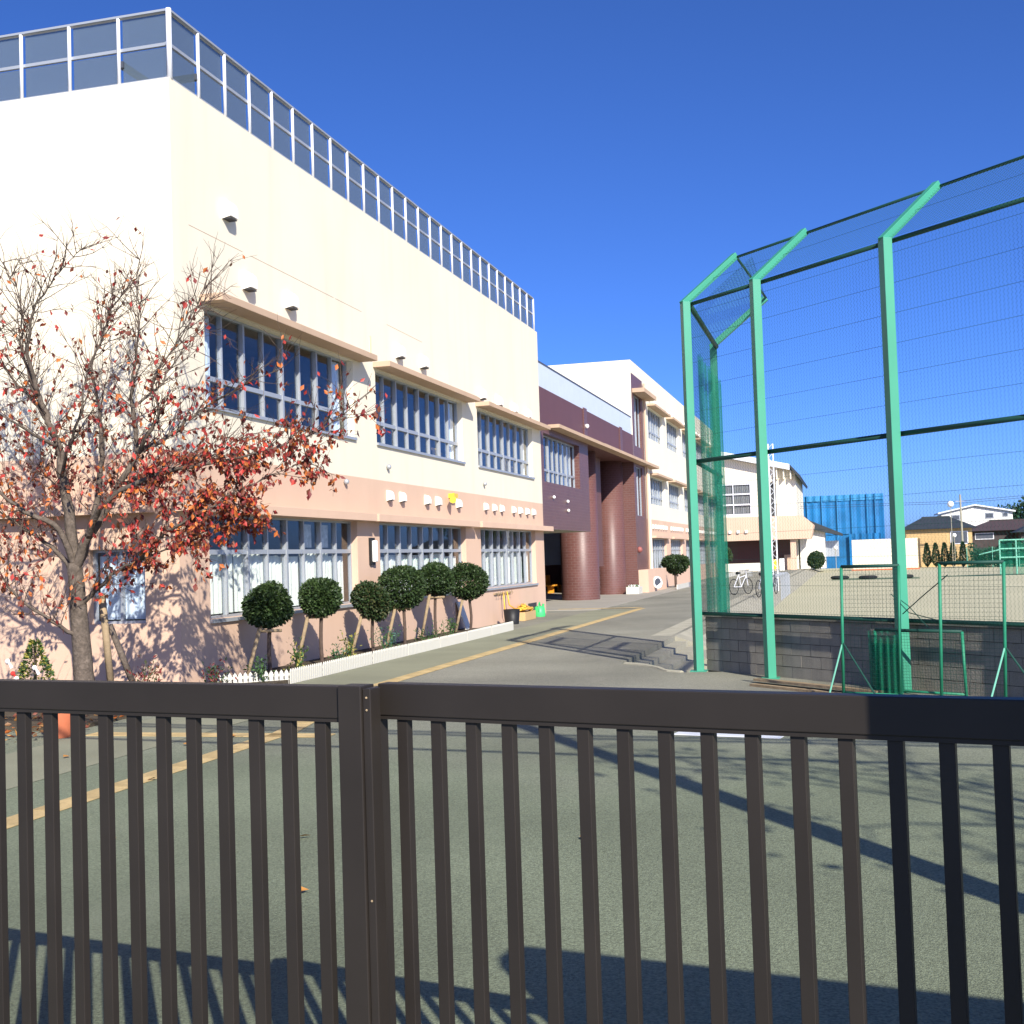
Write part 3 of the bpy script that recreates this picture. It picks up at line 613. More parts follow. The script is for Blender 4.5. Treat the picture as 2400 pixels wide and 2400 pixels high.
net_frame('narrow green net frame right of the third fence post', V((10.82, -1.75, 0)), V((0.95, -0.30, 0)).normalized(), V((-0.3, 0.95, 0)), 0.70, 1.64, -0.12, [(0.7, -0.35, -0.4), (0.7, 0.42, -0.1)])
net_frame('low wide green net frame standing against the block wall', V((10.15, -0.55, 0)), V((0.86, -0.5, 0)).normalized(), V((-0.3, 0.95, 0)), 1.15, 0.80, 0.05, [], fine=0.035)
rn = MB()
for i in range(5): wavy(rn, V((10.05, -0.62, 0)), V((0.86, -0.5, 0)), V((-0.3, 0.95, 0)), 0, 0.42, -0.03*i, 0.0, 0.80-0.05*i, 0.02, 0.09, 0, i)
tag(rn.build('folded_net', 'net_green_far'), 'bundle of dark green net folded against the block wall', 'net')
tb = MB(); tb.tube([(10.75, -1.0, 0.85), (10.55, -0.62, 1.1), (10.40, -0.52, 1.22)], 0.006, 5); tb.tube([(10.35, -0.5, 1.25), (10.55, -0.7, 1.02), (10.9, -1.6, 0.95)], 0.006, 5); tb.tube([(10.95, -1.7, 1.5), (10.7, -1.2, 1.25), (10.48, -0.55, 1.0)], 0.007, 5)
tag(tb.build('tie_rope', 'rail_green'), 'dark cord tying the net frames to the third fence post', 'rope')
pl = MB(); pl.obox(V((9.0, 0.45, 0.03)), fd, fn, -0.6, 1.7, -0.12, 0.0, 0, 0.035); pl.obox(V((8.75, 0.25, 0.03)), fd, fn, -0.3, 1.9, -0.10, -0.01, -0.03, 0.005)
tag(pl.build('plank', 'stake'), 'weathered timber lying on the ground before the block wall', 'timber')

# ---------------------------------------------------------------- trees
def leaf(b, c, dirv, s, m=0, wd=0.5):
    dirv = dirv.normalized(); sd = dirv.orthogonal().normalized(); sd.rotate(Matrix.Rotation(random.uniform(0, 6.28), 3, dirv)); up_ = dirv.cross(sd)
    i = len(b.v); b.v += [c, c + dirv*s*0.5 + sd*s*wd*0.5 + up_*s*0.08, c + dirv*s, c + dirv*s*0.5 - sd*s*wd*0.5 + up_*s*0.08]
    b.f += [[i, i+1, i+2], [i, i+2, i+3]]; b.m += [m, m]
def rv(s=1.0): return V((random.gauss(0, s), random.gauss(0, s), random.gauss(0, s)))
def smooth_path(pts, sub=4, jit=0.0):
    out = []
    n = len(pts)
    for i in range(n-1):
        p0, p1, p2, p3 = pts[max(i-1, 0)], pts[i], pts[i+1], pts[min(i+2, n-1)]
        for k in range(sub):
            t = k/sub; t2 = t*t; t3 = t2*t
            out.append(0.5*((2*p1) + (p2-p0)*t + (2*p0-5*p1+4*p2-p3)*t2 + (3*p1-p0-3*p2+p3)*t3) + (rv(jit) if i or k else V()))
    out.append(pts[-1]); return out

TB = V((-0.50, -1.75, 0.0)); PXM = 168.0
cherry = thing('cherry_tree', 'cherry tree with red and orange autumn leaves before the corner of the school', 'tree', TB)
def tp(x, y, dd=0.0):
    if y < 950: x += (x-188)*0.0006*(950-y); y = 950-(950-y)*0.84
    return TB + r0*((x-188)/PXM - 0.02*(1655-y)/PXM) + V((0, 0, (1655-y)/PXM)) + f0*dd
trunk = MB(); limbs = MB(); twigs = MB(); leaves = MB()
trunk.tube(smooth_path([tp(190, 1668), tp(188, 1600), tp(184, 1500), tp(180, 1400), tp(176, 1320)], 4, 0.004), [0.155-0.0035*i for i in range(17)], 10)
LIMB = [  # (points as (x,y,depth)), r0, r1
 ([(178, 1340, 0), (167, 1200, 0), (154, 1116, .02), (145, 1046, .05), (123, 984, .1), (101, 914, .12), (88, 874, .12), (77, 799, .1), (84, 720, .05), (88, 640, 0), (70, 540, -.1)], .095, .008),
 ([(101, 914, .12), (97, 746+60, -.1), (125, 690, -.25), (163, 632, -.35), (200, 575, -.4), (233, 531, -.45)], .035, .006),
 ([(180, 1330, 0), (200, 1260, .2), (215, 1200, .3), (224, 1072, .45), (220, 975, .55), (211, 914, .6), (200, 820, .6), (225, 740, .55), (250, 650, .5), (280, 610, .4)], .07, .006),
 ([(178, 1330, 0), (215, 1262, -.1), (264, 1200, -.15), (299, 1138, -.2), (343, 1068, -.2), (334, 962, -.15), (332, 896, -.15), (341, 808, -.2), (345, 738, -.25), (339, 658, -.3), (339, 557, -.35)], .08, .007),
 ([(343, 1068, -.2), (380, 1030, -.4), (414, 984, -.5), (400, 900, -.6), (440, 810, -.6), (455, 740, -.65), (500, 690, -.7)], .04, .005),
 ([(343, 1068, -.2), (396, 1041, -.1), (440, 1006, 0), (493, 962, .1), (572, 905, .2), (640, 850, .25)], .045, .006),
 ([(215, 1262, -.1), (269, 1174+20, -.5), (360, 1151, -.8), (455, 1125, -1.0), (560, 1112, -1.1), (680, 1085, -1.2), (775, 1060, -1.25), (870, 1005, -1.35)], .06, .006),
 ([(182, 1420, 0), (207, 1402, -.05), (248, 1377, -.25), (298, 1344, -.45), (352, 1323, -.6), (450, 1290, -.8), (540, 1255, -.9), (600, 1240, -.95)], .05, .006),
 ([(352, 1323, -.6), (420, 1270, -.9), (513, 1226, -1.1), (600, 1180, -1.2), (700, 1140, -1.3), (770, 1120, -1.3)], .03, .005),
 ([(176, 1360, 0), (141, 1307, .1), (80, 1255, .2), (0, 1203, .3), (-90, 1130, .4), (-150, 1030, .5)], .05, .008),
 ([(178, 1330, 0), (157, 1244, -.2), (100, 1205, -.35), (62, 1178, -.4), (16, 1124, -.5), (-30, 1050, -.6), (-60, 940, -.6), (-40, 820, -.6)], .055, .006),
 ([(184, 1500, 0), (149, 1464, -.2), (83, 1410, -.4), (41, 1356, -.5), (0, 1300, -.6), (-60, 1220, -.6)], .035, .006),
 ([(123, 984, .1), (60, 900, .4), (20, 860, .6), (-20, 760, .7), (0, 680, .7)], .035, .005),
 ([(145, 1046, .05), (100, 1010, -.5), (30, 960, -.8), (-40, 940, -1.0)], .03, .005),
 ([(154, 1116, 0), (200, 1060, -.5), (250, 980, -.8), (270, 880, -.9), (300, 800, -.9), (310, 700, -.9)], .03, .005),
 ([(334, 962, -.15), (380, 880, .3), (400, 800, .5), (420, 700, .5), (440, 610, .4)], .022, .004),
 ([(299, 1138, -.2), (360, 1100, .5), (430, 1090, .8), (500, 1050, 1.0), (560, 1010, 1.0)], .03, .005),
 ([(167, 1200, 0), (120, 1150, .6), (60, 1100, .9), (0, 1040, 1.0)], .03, .005),
]
random.seed(21)
tips = []
for pts, ra, rb_ in LIMB:
    path = smooth_path([tp(*p) for p in pts], 4, 0.012); n = len(path)
    limbs.tube(path, [0.85*ra*(1-i/(n-1))**1.5+rb_*0.8 for i in range(n)], 6)
    for i in range(int(n*0.2), n):
        if random.random() > 0.96: continue
        p = path[i]; t = (path[min(i+1, n-1)] - path[max(i-1, 0)]).normalized()
        for _ in range(random.choice((1, 2, 2, 3))):
            dr = (t*0.75 + rv(0.62) + V((0, 0, 0.16))).normalized(); ln = random.uniform(0.3, 1.0)*(1.15-0.30*i/n)
            q = [p]; c = p.copy(); d_ = dr.copy()
            for k in range(4): d_ = (d_ + rv(0.14) + V((0, 0, 0.05))).normalized(); c = c + d_*ln/4; q.append(c.copy())
            if q[-1].y > -0.08 and q[-1].x < 0.1: continue
            twigs.tube(q, [0.0075, 0.006, 0.005, 0.0035, 0.002], 4, cap=False)
            tips.append(q)
            for k in (1, 2, 2, 3, 3):
                if random.random() < 0.8:
                    d2 = (d_*0.6 + rv(0.5) + V((0, 0, 0.2))).normalized(); l2 = random.uniform(0.15, 0.45); e = q[k] + d2*l2 + rv(0.02)
                    if e.y > -0.06 and e.x < 0.1: continue
                    m_ = q[k] + d2*l2*0.5 + rv(0.015)
                    twigs.tube([q[k], m_, e], [0.004, 0.003, 0.0016], 3, cap=False); tips.append([q[k], m_, e])
# leaves hang from the twigs: dense low on the right, sparse at the top
for q in tips:
    c = q[-1]; dx = (c-TB).dot(r0); hz = c.z
    dens = 0.65 if hz > 4.6 else 1.5 if hz > 3.5 else 2.4 if hz > 2.6 else 2.4
    if dx > 1.0 and hz < 3.8: dens *= 3.8
    dens *= 0.62
    if hz > 5.6: dens *= 0.25
    if hz < 1.9: dens *= 0.8
    k = int(dens + random.random())
    k = int(k*random.choice((0.4, 1, 1, 1.7, 2.4)) + random.random())
    for _ in range(k):
        s = random.random(); i = min(int(s*(len(q)-1)), len(q)-2); p = q[i].lerp(q[i+1], random.random())
        dn = V((random.gauss(0, 0.5), random.gauss(0, 0.5), -random.uniform(0.2, 1.2)))
        m_ = random.choices(range(5), [2.6, 0.9, 2.0 if hz > 3 else 3.4, 3.8, 2.2])[0]
        leaf(leaves, p + rv(0.02), dn, random.uniform(0.07, 0.115), m_, 0.55)
trunk.build('trunk', 'bark', cherry, smooth=True); limbs.build('limbs', 'bark', cherry, smooth=True); twigs.build('twigs', 'bark_dark', cherry, kind='stuff')
leaves.build('crown', ['leaf_red', 'leaf_scarlet', 'leaf_orange', 'leaf_brown', 'leaf_wine'], cherry, kind='stuff')
sk = thing('tree_stake', 'leaning wooden prop pole behind the cherry trunk', 'stake', TB + V((0.3, 0.5, 0)))
MB().tube([tp(232, 1640, 0.35), tp(226, 1395, 0.2)], 0.05, 8).build('pole', 'stake', sk, smooth=True)
MB().tube([tp(285, 1640, 0.5), tp(236, 1470, 0.3)], 0.045, 8).build('brace', 'bark', sk, smooth=True)

def ball_tree(name, label, c, r_, cat, leafs, n=2300, base=0.05, flat=0.92, ls=0.055, group=None, trunk_r=0.035):
    t = thing(name, label, cat, (c.x, c.y, base), group)
    tr = MB(); top = c + V((0.02, 0.03, -r_*0.3))
    tr.tube(smooth_path([V((c.x, c.y, base)), V((c.x+random.gauss(0, 0.02), c.y+random.gauss(0, 0.02), (base+c.z-r_)/2)), V((c.x, c.y, c.z-r_*0.9)), top], 3), trunk_r, 8)
    for k in range(5):
        a = 6.28*k/5; tr.tube([c+V((0, 0, -r_*0.9)), c+V((math.cos(a)*r_*0.45, math.sin(a)*r_*0.45, -r_*0.3)), c+V((math.cos(a)*r_*0.6, math.sin(a)*r_*0.6, r_*0.3))], [0.02, 0.014, 0.006], 5)
    tr.build('trunk', 'bark_dark', t, smooth=True)
    b = MB(); lob = [(rv(1).normalized(), random.uniform(-0.16, 0.15)) for _ in range(26)]
    for _ in range(n):
        d = rv(1).normalized(); k = 1 + sum(am*max(0, d.dot(q))**4 for q, am in lob)
        rr = r_*k*(random.uniform(0.80, 1.0) if random.random() < 0.8 else random.uniform(0.45, 0.85)) * random.choice((1, 1, 1, 1, 1.04))
        p = c + V((d.x*rr, d.y*rr, d.z*rr*flat))
        leaf(b, p, d*0.7 + rv(0.6), random.uniform(0.7, 1.3)*ls, random.choices(range(len(leafs)), [6, 3, 1][:len(leafs)])[0], 0.6)
    b.build('crown', leafs, t, kind='stuff')
    return t
random.seed(5)
TOP = [(1.53, 1.20, .42, 'first round clipped tree, nearest the gate, standing alone by the low picket end', 0),
       (3.39, 1.27, .35, 'second round clipped tree from the gate, small crown before the curtained window', 0),
       (5.87, 1.14, .36, 'third round clipped tree from the gate, olive tinted and lowest crown', 1),
       (7.75, 1.33, .50, 'fourth and widest round clipped tree, below the wall lamp', 0),
       (9.95, 1.42, .42, 'fifth round clipped tree, half hidden between two larger crowns', 0),
       (12.49, 1.33, .46, 'last round clipped tree of the row, beside the leaning white board', 0)]
for yy, zz, rr, lb, ol in TOP:
    ball_tree('clipped_tree', lb, V((0.75+random.gauss(0, 0.03), yy, zz)), rr, 'tree', ['topiary_leaf', 'topiary_leaf_olive' if ol else 'topiary_leaf_light', 'topiary_leaf_light'], 6500, ls=0.062, group='round clipped trees in the bed')
SL = ['nearest the gate', 'second from the gate', 'third from the gate', 'fourth from the gate', 'fifth from the gate', 'last in the row']
for (yy, zz, rr, lb, ol), s_ in zip(TOP, SL):
    t = thing('tree_support', 'wooden pole support of the clipped tree %s' % s_, 'stake', (0.9, yy, 0.07), 'pole supports of the clipped trees')
    yl = yy-0.42; zt_ = zz-rr*0.75
    MB().tube([(0.44, yy-0.30, 0.05), (0.63, yy-0.14, zt_+0.03)], 0.034, 8).build('pole', 'stake', t, smooth=True)
    MB().tube([(0.56, yy-0.12, zt_-0.07), (0.94, yy-0.02, zt_-0.07)], 0.026, 8).build('crossbar', 'stake', t, smooth=True)
ball_tree('clipped_tree', 'flat round clipped tree before the far wing', V((0.75, 50.3, 1.30)), 0.72, 'tree', ['topiary_leaf', 'topiary_leaf_light'], 3600, flat=0.62, ls=0.12, trunk_r=0.07)
ball_tree('clipped_tree', 'round clipped tree before the shaded sports hall wall', V((-1.2, 97.0, 1.55)), 0.85, 'tree', ['topiary_leaf', 'topiary_leaf_light'], 3000, ls=0.16, trunk_r=0.09)
ball_tree('clipped_shrub', 'dark dome shaped shrub before the white outbuilding beside the sports hall', V((6.9, 101.0, 0.85)), 0.75, 'shrub', ['topiary_leaf', 'topiary_leaf_light'], 3000, flat=1.0, ls=0.16, trunk_r=0.09)

# low picket edging
pk = MB(); pk.prism([(0, -0.030, 0), (0, 0.030, 0), (0, 0.030, 0.19), (0, 0, 0.235), (0, -0.030, 0.19)], (0.018, 0, 0)); pkm = pk.mesh('picket', 'white_plastic', V((0, 0, 0)))
ang = [(-0.14+0.55, 0.30, 1.28, 1.02), (1.28, 1.04, 1.30, 2.24), (1.30, 2.27, 1.30, 4.48), (1.30, 4.52, 1.32, 6.34), (1.32, 6.37, 1.34, 8.25), (1.34, 8.28, 1.35, 10.2), (1.35, 10.24, 1.35, 12.2), (1.35, 12.24, 1.35, 14.25)]
PLB = ['cut short at the cherry tree end', 'under the first clipped tree', 'under the second clipped tree', 'under the third clipped tree', 'under the widest clipped tree', 'under the fifth clipped tree', 'before the last clipped tree', 'at the far end by the hose']
for (xa, ya, xb, yb), s_ in zip(ang, PLB):
    t = thing('picket_edging', 'low white plastic picket edging panel ' + s_, 'edging', (xa, (ya+yb)/2, 0), 'low white picket edging panels')
    d = V((xb-xa, yb-ya, 0)); L_ = d.length; d.normalize(); n = V((d.y, -d.x, 0)); rz = math.atan2(d.y, d.x)-math.pi/2
    for zz in (0.06, 0.15): MB().obox(V((xa, ya, 0)), d, n, 0.01, L_-0.01, -0.02, -0.003, zz-0.02, zz+0.02).build('rail', 'white_plastic', t)
    k = int(L_/0.078)
    for i in range(k): inst('picket', pkm, V((xa, ya, 0.0)) + d*((i+0.5)*L_/k), t, rz)

# small plants in the beds
def plant(label, x, y, h, wdt, mats, n=120, ls=0.07, group='small plants in the bed', cat='plant'):
    t = thing('leafy_plant', label, cat, (x, y, 0.06), group); st = MB(); b = MB()
    for k in range(6):
        a = random.uniform(0, 6.28); tip = V((x+math.cos(a)*wdt*0.6*random.random(), y+math.sin(a)*wdt*0.6*random.random(), 0.06+h*random.uniform(0.6, 1)))
        base = V((x+random.gauss(0, 0.02), y+random.gauss(0, 0.02), 0.05)); mid = base.lerp(tip, 0.5)+rv(0.03); st.tube([base, mid, tip], [0.008, 0.006, 0.003], 4)
        for _ in range(n//6):
            s = random.uniform(0.15, 1.0); p = base.lerp(mid, s*2) if s < 0.5 else mid.lerp(tip, s*2-1)
            leaf(b, p+rv(wdt*0.14), rv(0.7)+V((0, 0, 0.4)), ls*random.uniform(0.6, 1.3), random.randrange(len(mats)), 0.4)
    st.build('stem', 'plant_green', t); b.build('leaves', mats, t, kind='stuff')
random.seed(9)
plant('dark leafy plant at the foot of the nearest clipped tree', 0.95, 0.75, 0.42, 0.4, ['plant_green', 'topiary_leaf'], 160)
plant('yellow green leafy plant right of the nearest clipped tree', 0.95, 2.05, 0.55, 0.45, ['plant_green', 'plant_yellow', 'topiary_leaf_light'], 220)
plant('blue green plant before the second clipped tree', 1.0, 3.65, 0.38, 0.4, ['plant_blue', 'plant_green'], 200, 0.06)
plant('yellow shrub between the second and third clipped trees', 0.9, 4.35, 0.55, 0.4, ['plant_yellow', 'topiary_leaf_light'], 170)
plant('bushy blue green plant under the third clipped tree', 1.0, 6.1, 0.48, 0.55, ['plant_blue', 'plant_green'], 300, 0.06)
plant('low green plant under the widest clipped tree', 1.0, 8.5, 0.34, 0.6, ['plant_green', 'topiary_leaf'], 200)
plant('upright green plant under the fifth clipped tree', 1.0, 10.2, 0.55, 0.4, ['plant_green', 'topiary_leaf_light'], 180)
plant('low reddish plant at the corner of the school', 0.45, 0.1, 0.35, 0.5, ['leaf_wine', 'topiary_leaf'], 160)
plant('bare brownish plant right of the cherry trunk', 0.2, -1.4, 0.5, 0.5, ['leaf_brown', 'topiary_leaf_olive', 'leaf_wine'], 200)
plant('green plant at the bed edge left of the terracotta pot', -1.3, -4.0, 0.35, 0.6, ['topiary_leaf_olive', 'fallen_brown', 'plant_green'], 200)
xm = thing('ribboned_bush', 'small conical bush with red and white ribbons left of the cherry trunk', 'shrub', (-1.15, -1.95, 0.05))
b = MB()
for _ in range(900):
    h = random.random()**0.8; a = random.uniform(0, 6.28); rr = (1-h)*0.34*random.uniform(0.6, 1)+0.03
    leaf(b, V((-1.15+math.cos(a)*rr, -1.95+math.sin(a)*rr, 0.12+h*0.80)), V((math.cos(a), math.sin(a), 0.3))+rv(0.4), 0.06, random.randrange(3), 0.5)
b.build('foliage', ['plant_green', 'topiary_leaf_light', 'plant_yellow'], xm, kind='stuff'); MB().tube([(-1.15, -1.95, 0.03), (-1.15, -1.95, 0.85)], 0.02, 6).build('stem', 'bark_dark', xm)
for i, (dx, dz, mm) in enumerate([(-0.15, 0.45, 'red_paint'), (-0.10, 0.38, 'lamp_white'), (-0.22, 0.62, 'lamp_white'), (-0.26, 0.15, 'red_paint'), (-0.2, 0.10, 'lamp_white'), (0.15, 0.52, 'lamp_white'), (0.1, 0.3, 'lamp_white')]):
    q = MB(); c = V((-1.15, -2.2, dz+0.05)) + r0*dx; q.sphere(c, 0.035, 7, 5); q.quad(c, c+V((0.05, -0.01, -0.10)), c+V((0.09, 0, -0.08)), c+V((0.02, 0, 0.01))); q.build('ribbon', mm, xm)
pot = thing('flower_pot', 'large orange terracotta pot behind the left gate bars', 'pot', (1.15, -4.67, 0.0))
MB().lathe((1.15, -4.67, 0.002), [(0.13, 0), (0.15, 0.04), (0.185, 0.30), (0.19, 0.36), (0.165, 0.36), (0.15, 0.32)], 24).build('pot_body', 'terracotta', pot, smooth=True)
MB().lathe((1.15, -4.67, 0.30), [(0.205, 0.0), (0.215, 0.03), (0.21, 0.075), (0.19, 0.08)], 24).build('rim', 'terracotta', pot, smooth=True)

# ---------------------------------------------------------------- things along the school wall
hb = thing('hose_crate', 'cream crate with a heap of yellow hose against the school wall', 'crate', (0.35, 19.2, 0.0))
MB().box(0.05, 0.55, 18.6, 19.9, 0.002, 0.26).build('crate', 'tan_siding', hb, bevel=0.01)
hs = MB(); pts = []
for i in range(160):
    a = i*0.42; pts.append(V((0.32+0.22*math.cos(a)*(1+0.2*math.sin(i*0.11)), 19.3+0.75*math.sin(a*0.97), 0.29+0.0008*i+0.05*abs(math.sin(i*0.3)))))
hs.tube(pts, 0.025, 6); hs.tube([(0.1, 18.3, 0.9), (0.16, 18.28, 0.5), (0.3, 18.5, 0.35)], 0.022, 6); hs.tube([(0.1, 17.9, 0.9), (0.14, 17.85, 0.3), (0.3, 18.1, 0.12), (0.3, 18.9, 0.3)], 0.022, 6); hs.build('hose', 'hose_yellow', hb, smooth=True)
rk = MB()
for i in range(7): rk.tube([(0.10, 17.3+i*0.25, 0.93), (0.14, 17.3+i*0.25, 0.86), (0.10, 17.3+i*0.25, 0.80)], 0.012, 5)
rk.box(0.0, 0.05, 17.2, 19.0, 0.84, 0.88); tag(rk.build('hook_rail', 'stake'), 'row of small hooks on the peach wall above the hose', 'hooks')
bn = MB(); bn.lathe((0.55, 17.1, 0.002), [(0.2, 0), (0.24, 0.42), (0.21, 0.42), (0.18, 0.1)], 14); tag(bn.build('black_tub', 'black_plastic', smooth=True), 'black tub beside the yellow hose', 'tub')
wc = thing('watering_can', 'bright green watering can at the far corner of the school wall', 'watering can', (0.35, 21.2, 0))
MB().lathe((0.35, 21.2, 0.002), [(0.17, 0), (0.18, 0.05), (0.16, 0.30), (0.10, 0.33)], 16).build('can_body', 'bucket_green', wc, smooth=True)
MB().tube([(0.35, 21.33, 0.06), (0.35, 21.55, 0.2), (0.35, 21.7, 0.36)], [0.035, 0.022, 0.04], 8).build('spout', 'bucket_green', wc, smooth=True)
MB().tube([(0.35, 21.28, 0.31), (0.35, 21.2, 0.45), (0.35, 21.05, 0.36), (0.35, 21.04, 0.15)], 0.018, 8).build('handle', 'bucket_green', wc, smooth=True)
bd = MB(); bd.hexa([(0.25, 13.6, 0.07), (0.25, 14.0, 0.07), (0.29, 14.0, 0.07), (0.29, 13.6, 0.07), (0.02, 13.6, 0.78), (0.02, 14.0, 0.78), (0.06, 14.0, 0.78), (0.06, 13.6, 0.78)]); tag(bd.build('white_board', 'white_plastic'), 'white board leaning on the wall behind the last clipped tree', 'board')
bc = thing('orange_bench', 'small orange bench in the shaded passage of the entrance block', 'bench', (-5.0, 46.4, 0.02))
MB().box(-5.35, -4.75, 45.0, 48.0, 0.38, 0.46).build('seat', 'orange_plastic', bc, bevel=0.02)
MB().box(-5.40, -5.30, 45.1, 46.4, 0.46, 0.95).build('backrest', 'orange_plastic', bc, bevel=0.02)
for yy in (45.4, 47.6): MB().box(-5.2, -4.9, yy-0.1, yy+0.1, 0.021, 0.38).build('leg', 'orange_plastic', bc)
pb = thing('planter_box', 'white planter box at the foot of the second round column', 'planter', (0.1, 41.0, 0.02))
MB().box(-0.25, 0.35, 40.4, 41.5, 0.021, 0.36).build('box', 'white_plastic', pb, bevel=0.01); q = MB()
for _ in range(60): leaf(q, V((random.uniform(-0.2, 0.3), random.uniform(40.5, 41.4), 0.36)), rv(0.5)+V((0, 0, 0.6)), 0.12, random.randrange(2))
q.build('leaves', ['plant_green', 'lamp_white'], pb, kind='stuff')
mr = thing('round_sign', 'white rimmed round disc leaning on the low peach wall', 'disc', (0.62, 44.4, 0.02))
MB().tube([(0.60, 44.4, 0.45), (0.66, 44.35, 0.46)], 0.30, 20).build('rim', 'lamp_white', mr); MB().tube([(0.661, 44.35, 0.46), (0.675, 44.34, 0.46)], 0.21, 20).build('disc_face', 'alu_dark', mr)
pe = MB()
pe.box(1.3, 1.36, 46.5, 53, 0.022, 0.26); tag(pe.build('white_edging', 'white_plastic'), 'plain white edging board before the far wing', 'edging')
pe = MB(); pe.box(1.1, 1.3, 73.0, 95, 0.0, 0.25); tag(pe.build('white_edging', 'white_plastic'), 'long white kerb board before the far end of the far wing', 'edging')

b = MB(); b.obox(V((8.65, -4.05, 0)), V((0.98, -0.2, 0)), V((0.2, 0.98, 0)), -0.55, 0.55, -0.3, 0.3, 0.004, 0.014); tag(b.build('steel_plate', 'alu_pale'), 'pale steel plate lying flush in the drive behind the right gate leaf', 'plate')
# fallen leaves
fl = MB(); leaf(fl, V((0, 0, 0.008)), V((1, 0.1, 0.02)), 0.10, 0, 0.6); flm = fl.mesh('fallen_leaf', 'fallen_leaf', V((0, 0, 0)))
for x, y in ((4.9, -9.33), (6.83, -10.4), (6.17, -9.15), (8.1, -8.95), (3.3, -4.55), (3.84, -7.22), (3.1, -5.2), (2.2, -6.0), (2.5, -3.5)):
    o = inst('fallen_leaf', flm, (x, y, 0.012), None, random.uniform(0, 6.28)); tag(o, 'single dry yellow leaf lying on the drive', 'leaf', 'dry leaves on the drive')
b = MB()
for _ in range(900):
    leaf(b, V((random.uniform(-4, 1.2), random.uniform(-4.9, -0.4) if random.random() < 0.85 else random.uniform(-5.6, -4.5), 0.06)), V((random.gauss(0, 1), random.gauss(0, 1), 0.15)), random.uniform(0.06, 0.1), random.randrange(4), 0.6)
o = b.build('leaf_litter', ['fallen_leaf', 'fallen_brown', 'leaf_brown', 'leaf_orange'], kind='stuff'); tag(o, 'scattered brown and orange leaf litter under the cherry tree', 'leaves')

# ---------------------------------------------------------------- sports hall at the end of the drive
gym = thing('sports_hall', 'cream sports hall with sloping white roof and peach porch beyond the drive', 'building', (0, 110, 0))
wl = MB(); OG = V((-9, 104, 0)); X0 = -9
facade(wl, OG, EX, -EY, 14.25, 8.6, [(5.0, 10.05, 5.34, 8.40), (11.6, 12.4, 5.1, 8.40)], None, 0, depth=0.35)
wl.quad((-9, 104, 8.6), (5.25, 104, 8.6), (5.25, 104, 9.35), (-9, 104, 12.7)); wl.quad((5.25, 104, 0), (5.25, 124, 0), (5.25, 124, 9.35), (5.25, 104, 9.35))
wl.quad((-9, 104.4, 0.0), (5.25, 104.4, 0), (5.25, 104.4, 8.6), (-9, 104.4, 8.6), m=1); wl.build('wall', ['cream_fresh', 'room_dark'], gym)
rf = MB(); zr = lambda x: 11.57 - 0.232*(x+2)
rf.prism([(-9.5, 103.0, zr(-9.5)-0.35), (4.8, 103.0, zr(4.8)-0.55), (4.8, 103.0, zr(4.8)), (-9.5, 103.0, zr(-9.5)+0.1)], (0, 22, 0)); rf.build('roof', 'roof_white', gym)
rf = MB(); rf.prism([(4.8, 103.0, zr(4.8)), (4.8, 103.0, zr(4.8)-0.3), (5.70, 103.0, 8.55), (5.78, 103.0, 8.85)], (0, 22, 0)); rf.build('eave', 'roof_tile', gym)
for k in range(3): MB().box(3.5+0.65*k, 3.62+0.65*k, 103.3, 104, 8.6, 9.7-0.15*k).build('bracket', 'cream_fresh', gym)
gw = window(gym, OG, EX, -EY, 5.0, 10.05, 5.34, 8.40, 3, None, rec=0.05, fr=0.12, fmat='alu_pale', curtains=[(5.1, 9.95, 5.4, 8.3)], cmat='room')
for zz in (6.36, 7.38): MB().obox(OG, EX, -EY, 5.0, 10.05, -0.1, -0.02, zz-0.07, zz+0.07).build('glazing_bar', 'alu_pale', gw)
pc = MB(); pc.prism([(-8, 100.2, 2.85), (6.6, 100.2, 2.85), (6.9, 100.2, 4.1), (5.9, 100.2, 5.0), (-8, 100.2, 5.15)], (0, 3.78, 0)); pc.build('porch_roof', 'peach', gym)
for k in range(4): hood(gym, V((-1.5+0.75*k, 100.2, 3.65)), -EY, 1.0)
MB().box(-8, 5.0, 103.9, 103.98, 0.0, 2.85).build('porch_back', 'brown_smooth', gym)
MB().box(4.7, 5.2, 100.6, 101.1, 0.0, 2.84).build('porch_pier', 'peach', gym); MB().box(4.0, 4.7, 102.5, 103.6, 0, 1.4).build('porch_cupboard', 'peach', gym)
for k, mm in enumerate(('red_paint', 'yellow_paint', 'lamp_white')):
    o = MB().box(2.6+0.55*k, 3.05+0.55*k, 99.3, 99.5, 0, 0.95+0.08*k).build('notice_board', mm); tag(o, ('red', 'yellow', 'white')[k] + ' standing notice board under the sports hall porch', 'sign', 'boards under the porch')
MB().box(-5.5, 2.0, 98.6, 99.0, 0, 0.75).build('low_wall', 'cream_fresh', gym)
ob = thing('outbuilding', 'small white outbuilding with dark sloping roof right of the sports hall', 'building', (6.6, 107, 0))
MB().box(5.4, 7.75, 105, 109, 0, 3.7).build('wall', 'white_siding', ob); rf = MB(); rf.prism([(5.3, 104.4, 3.75), (5.3, 104.4, 5.1), (9.4, 104.4, 3.25), (9.4, 104.4, 3.05), (6.6, 104.4, 3.72)], (0, 6, 0)); rf.build('roof', 'roof_tile', ob)
MB().box(7.75, 9.0, 106, 106.1, 1.1, 2.6).build('side_screen', 'alu', ob)

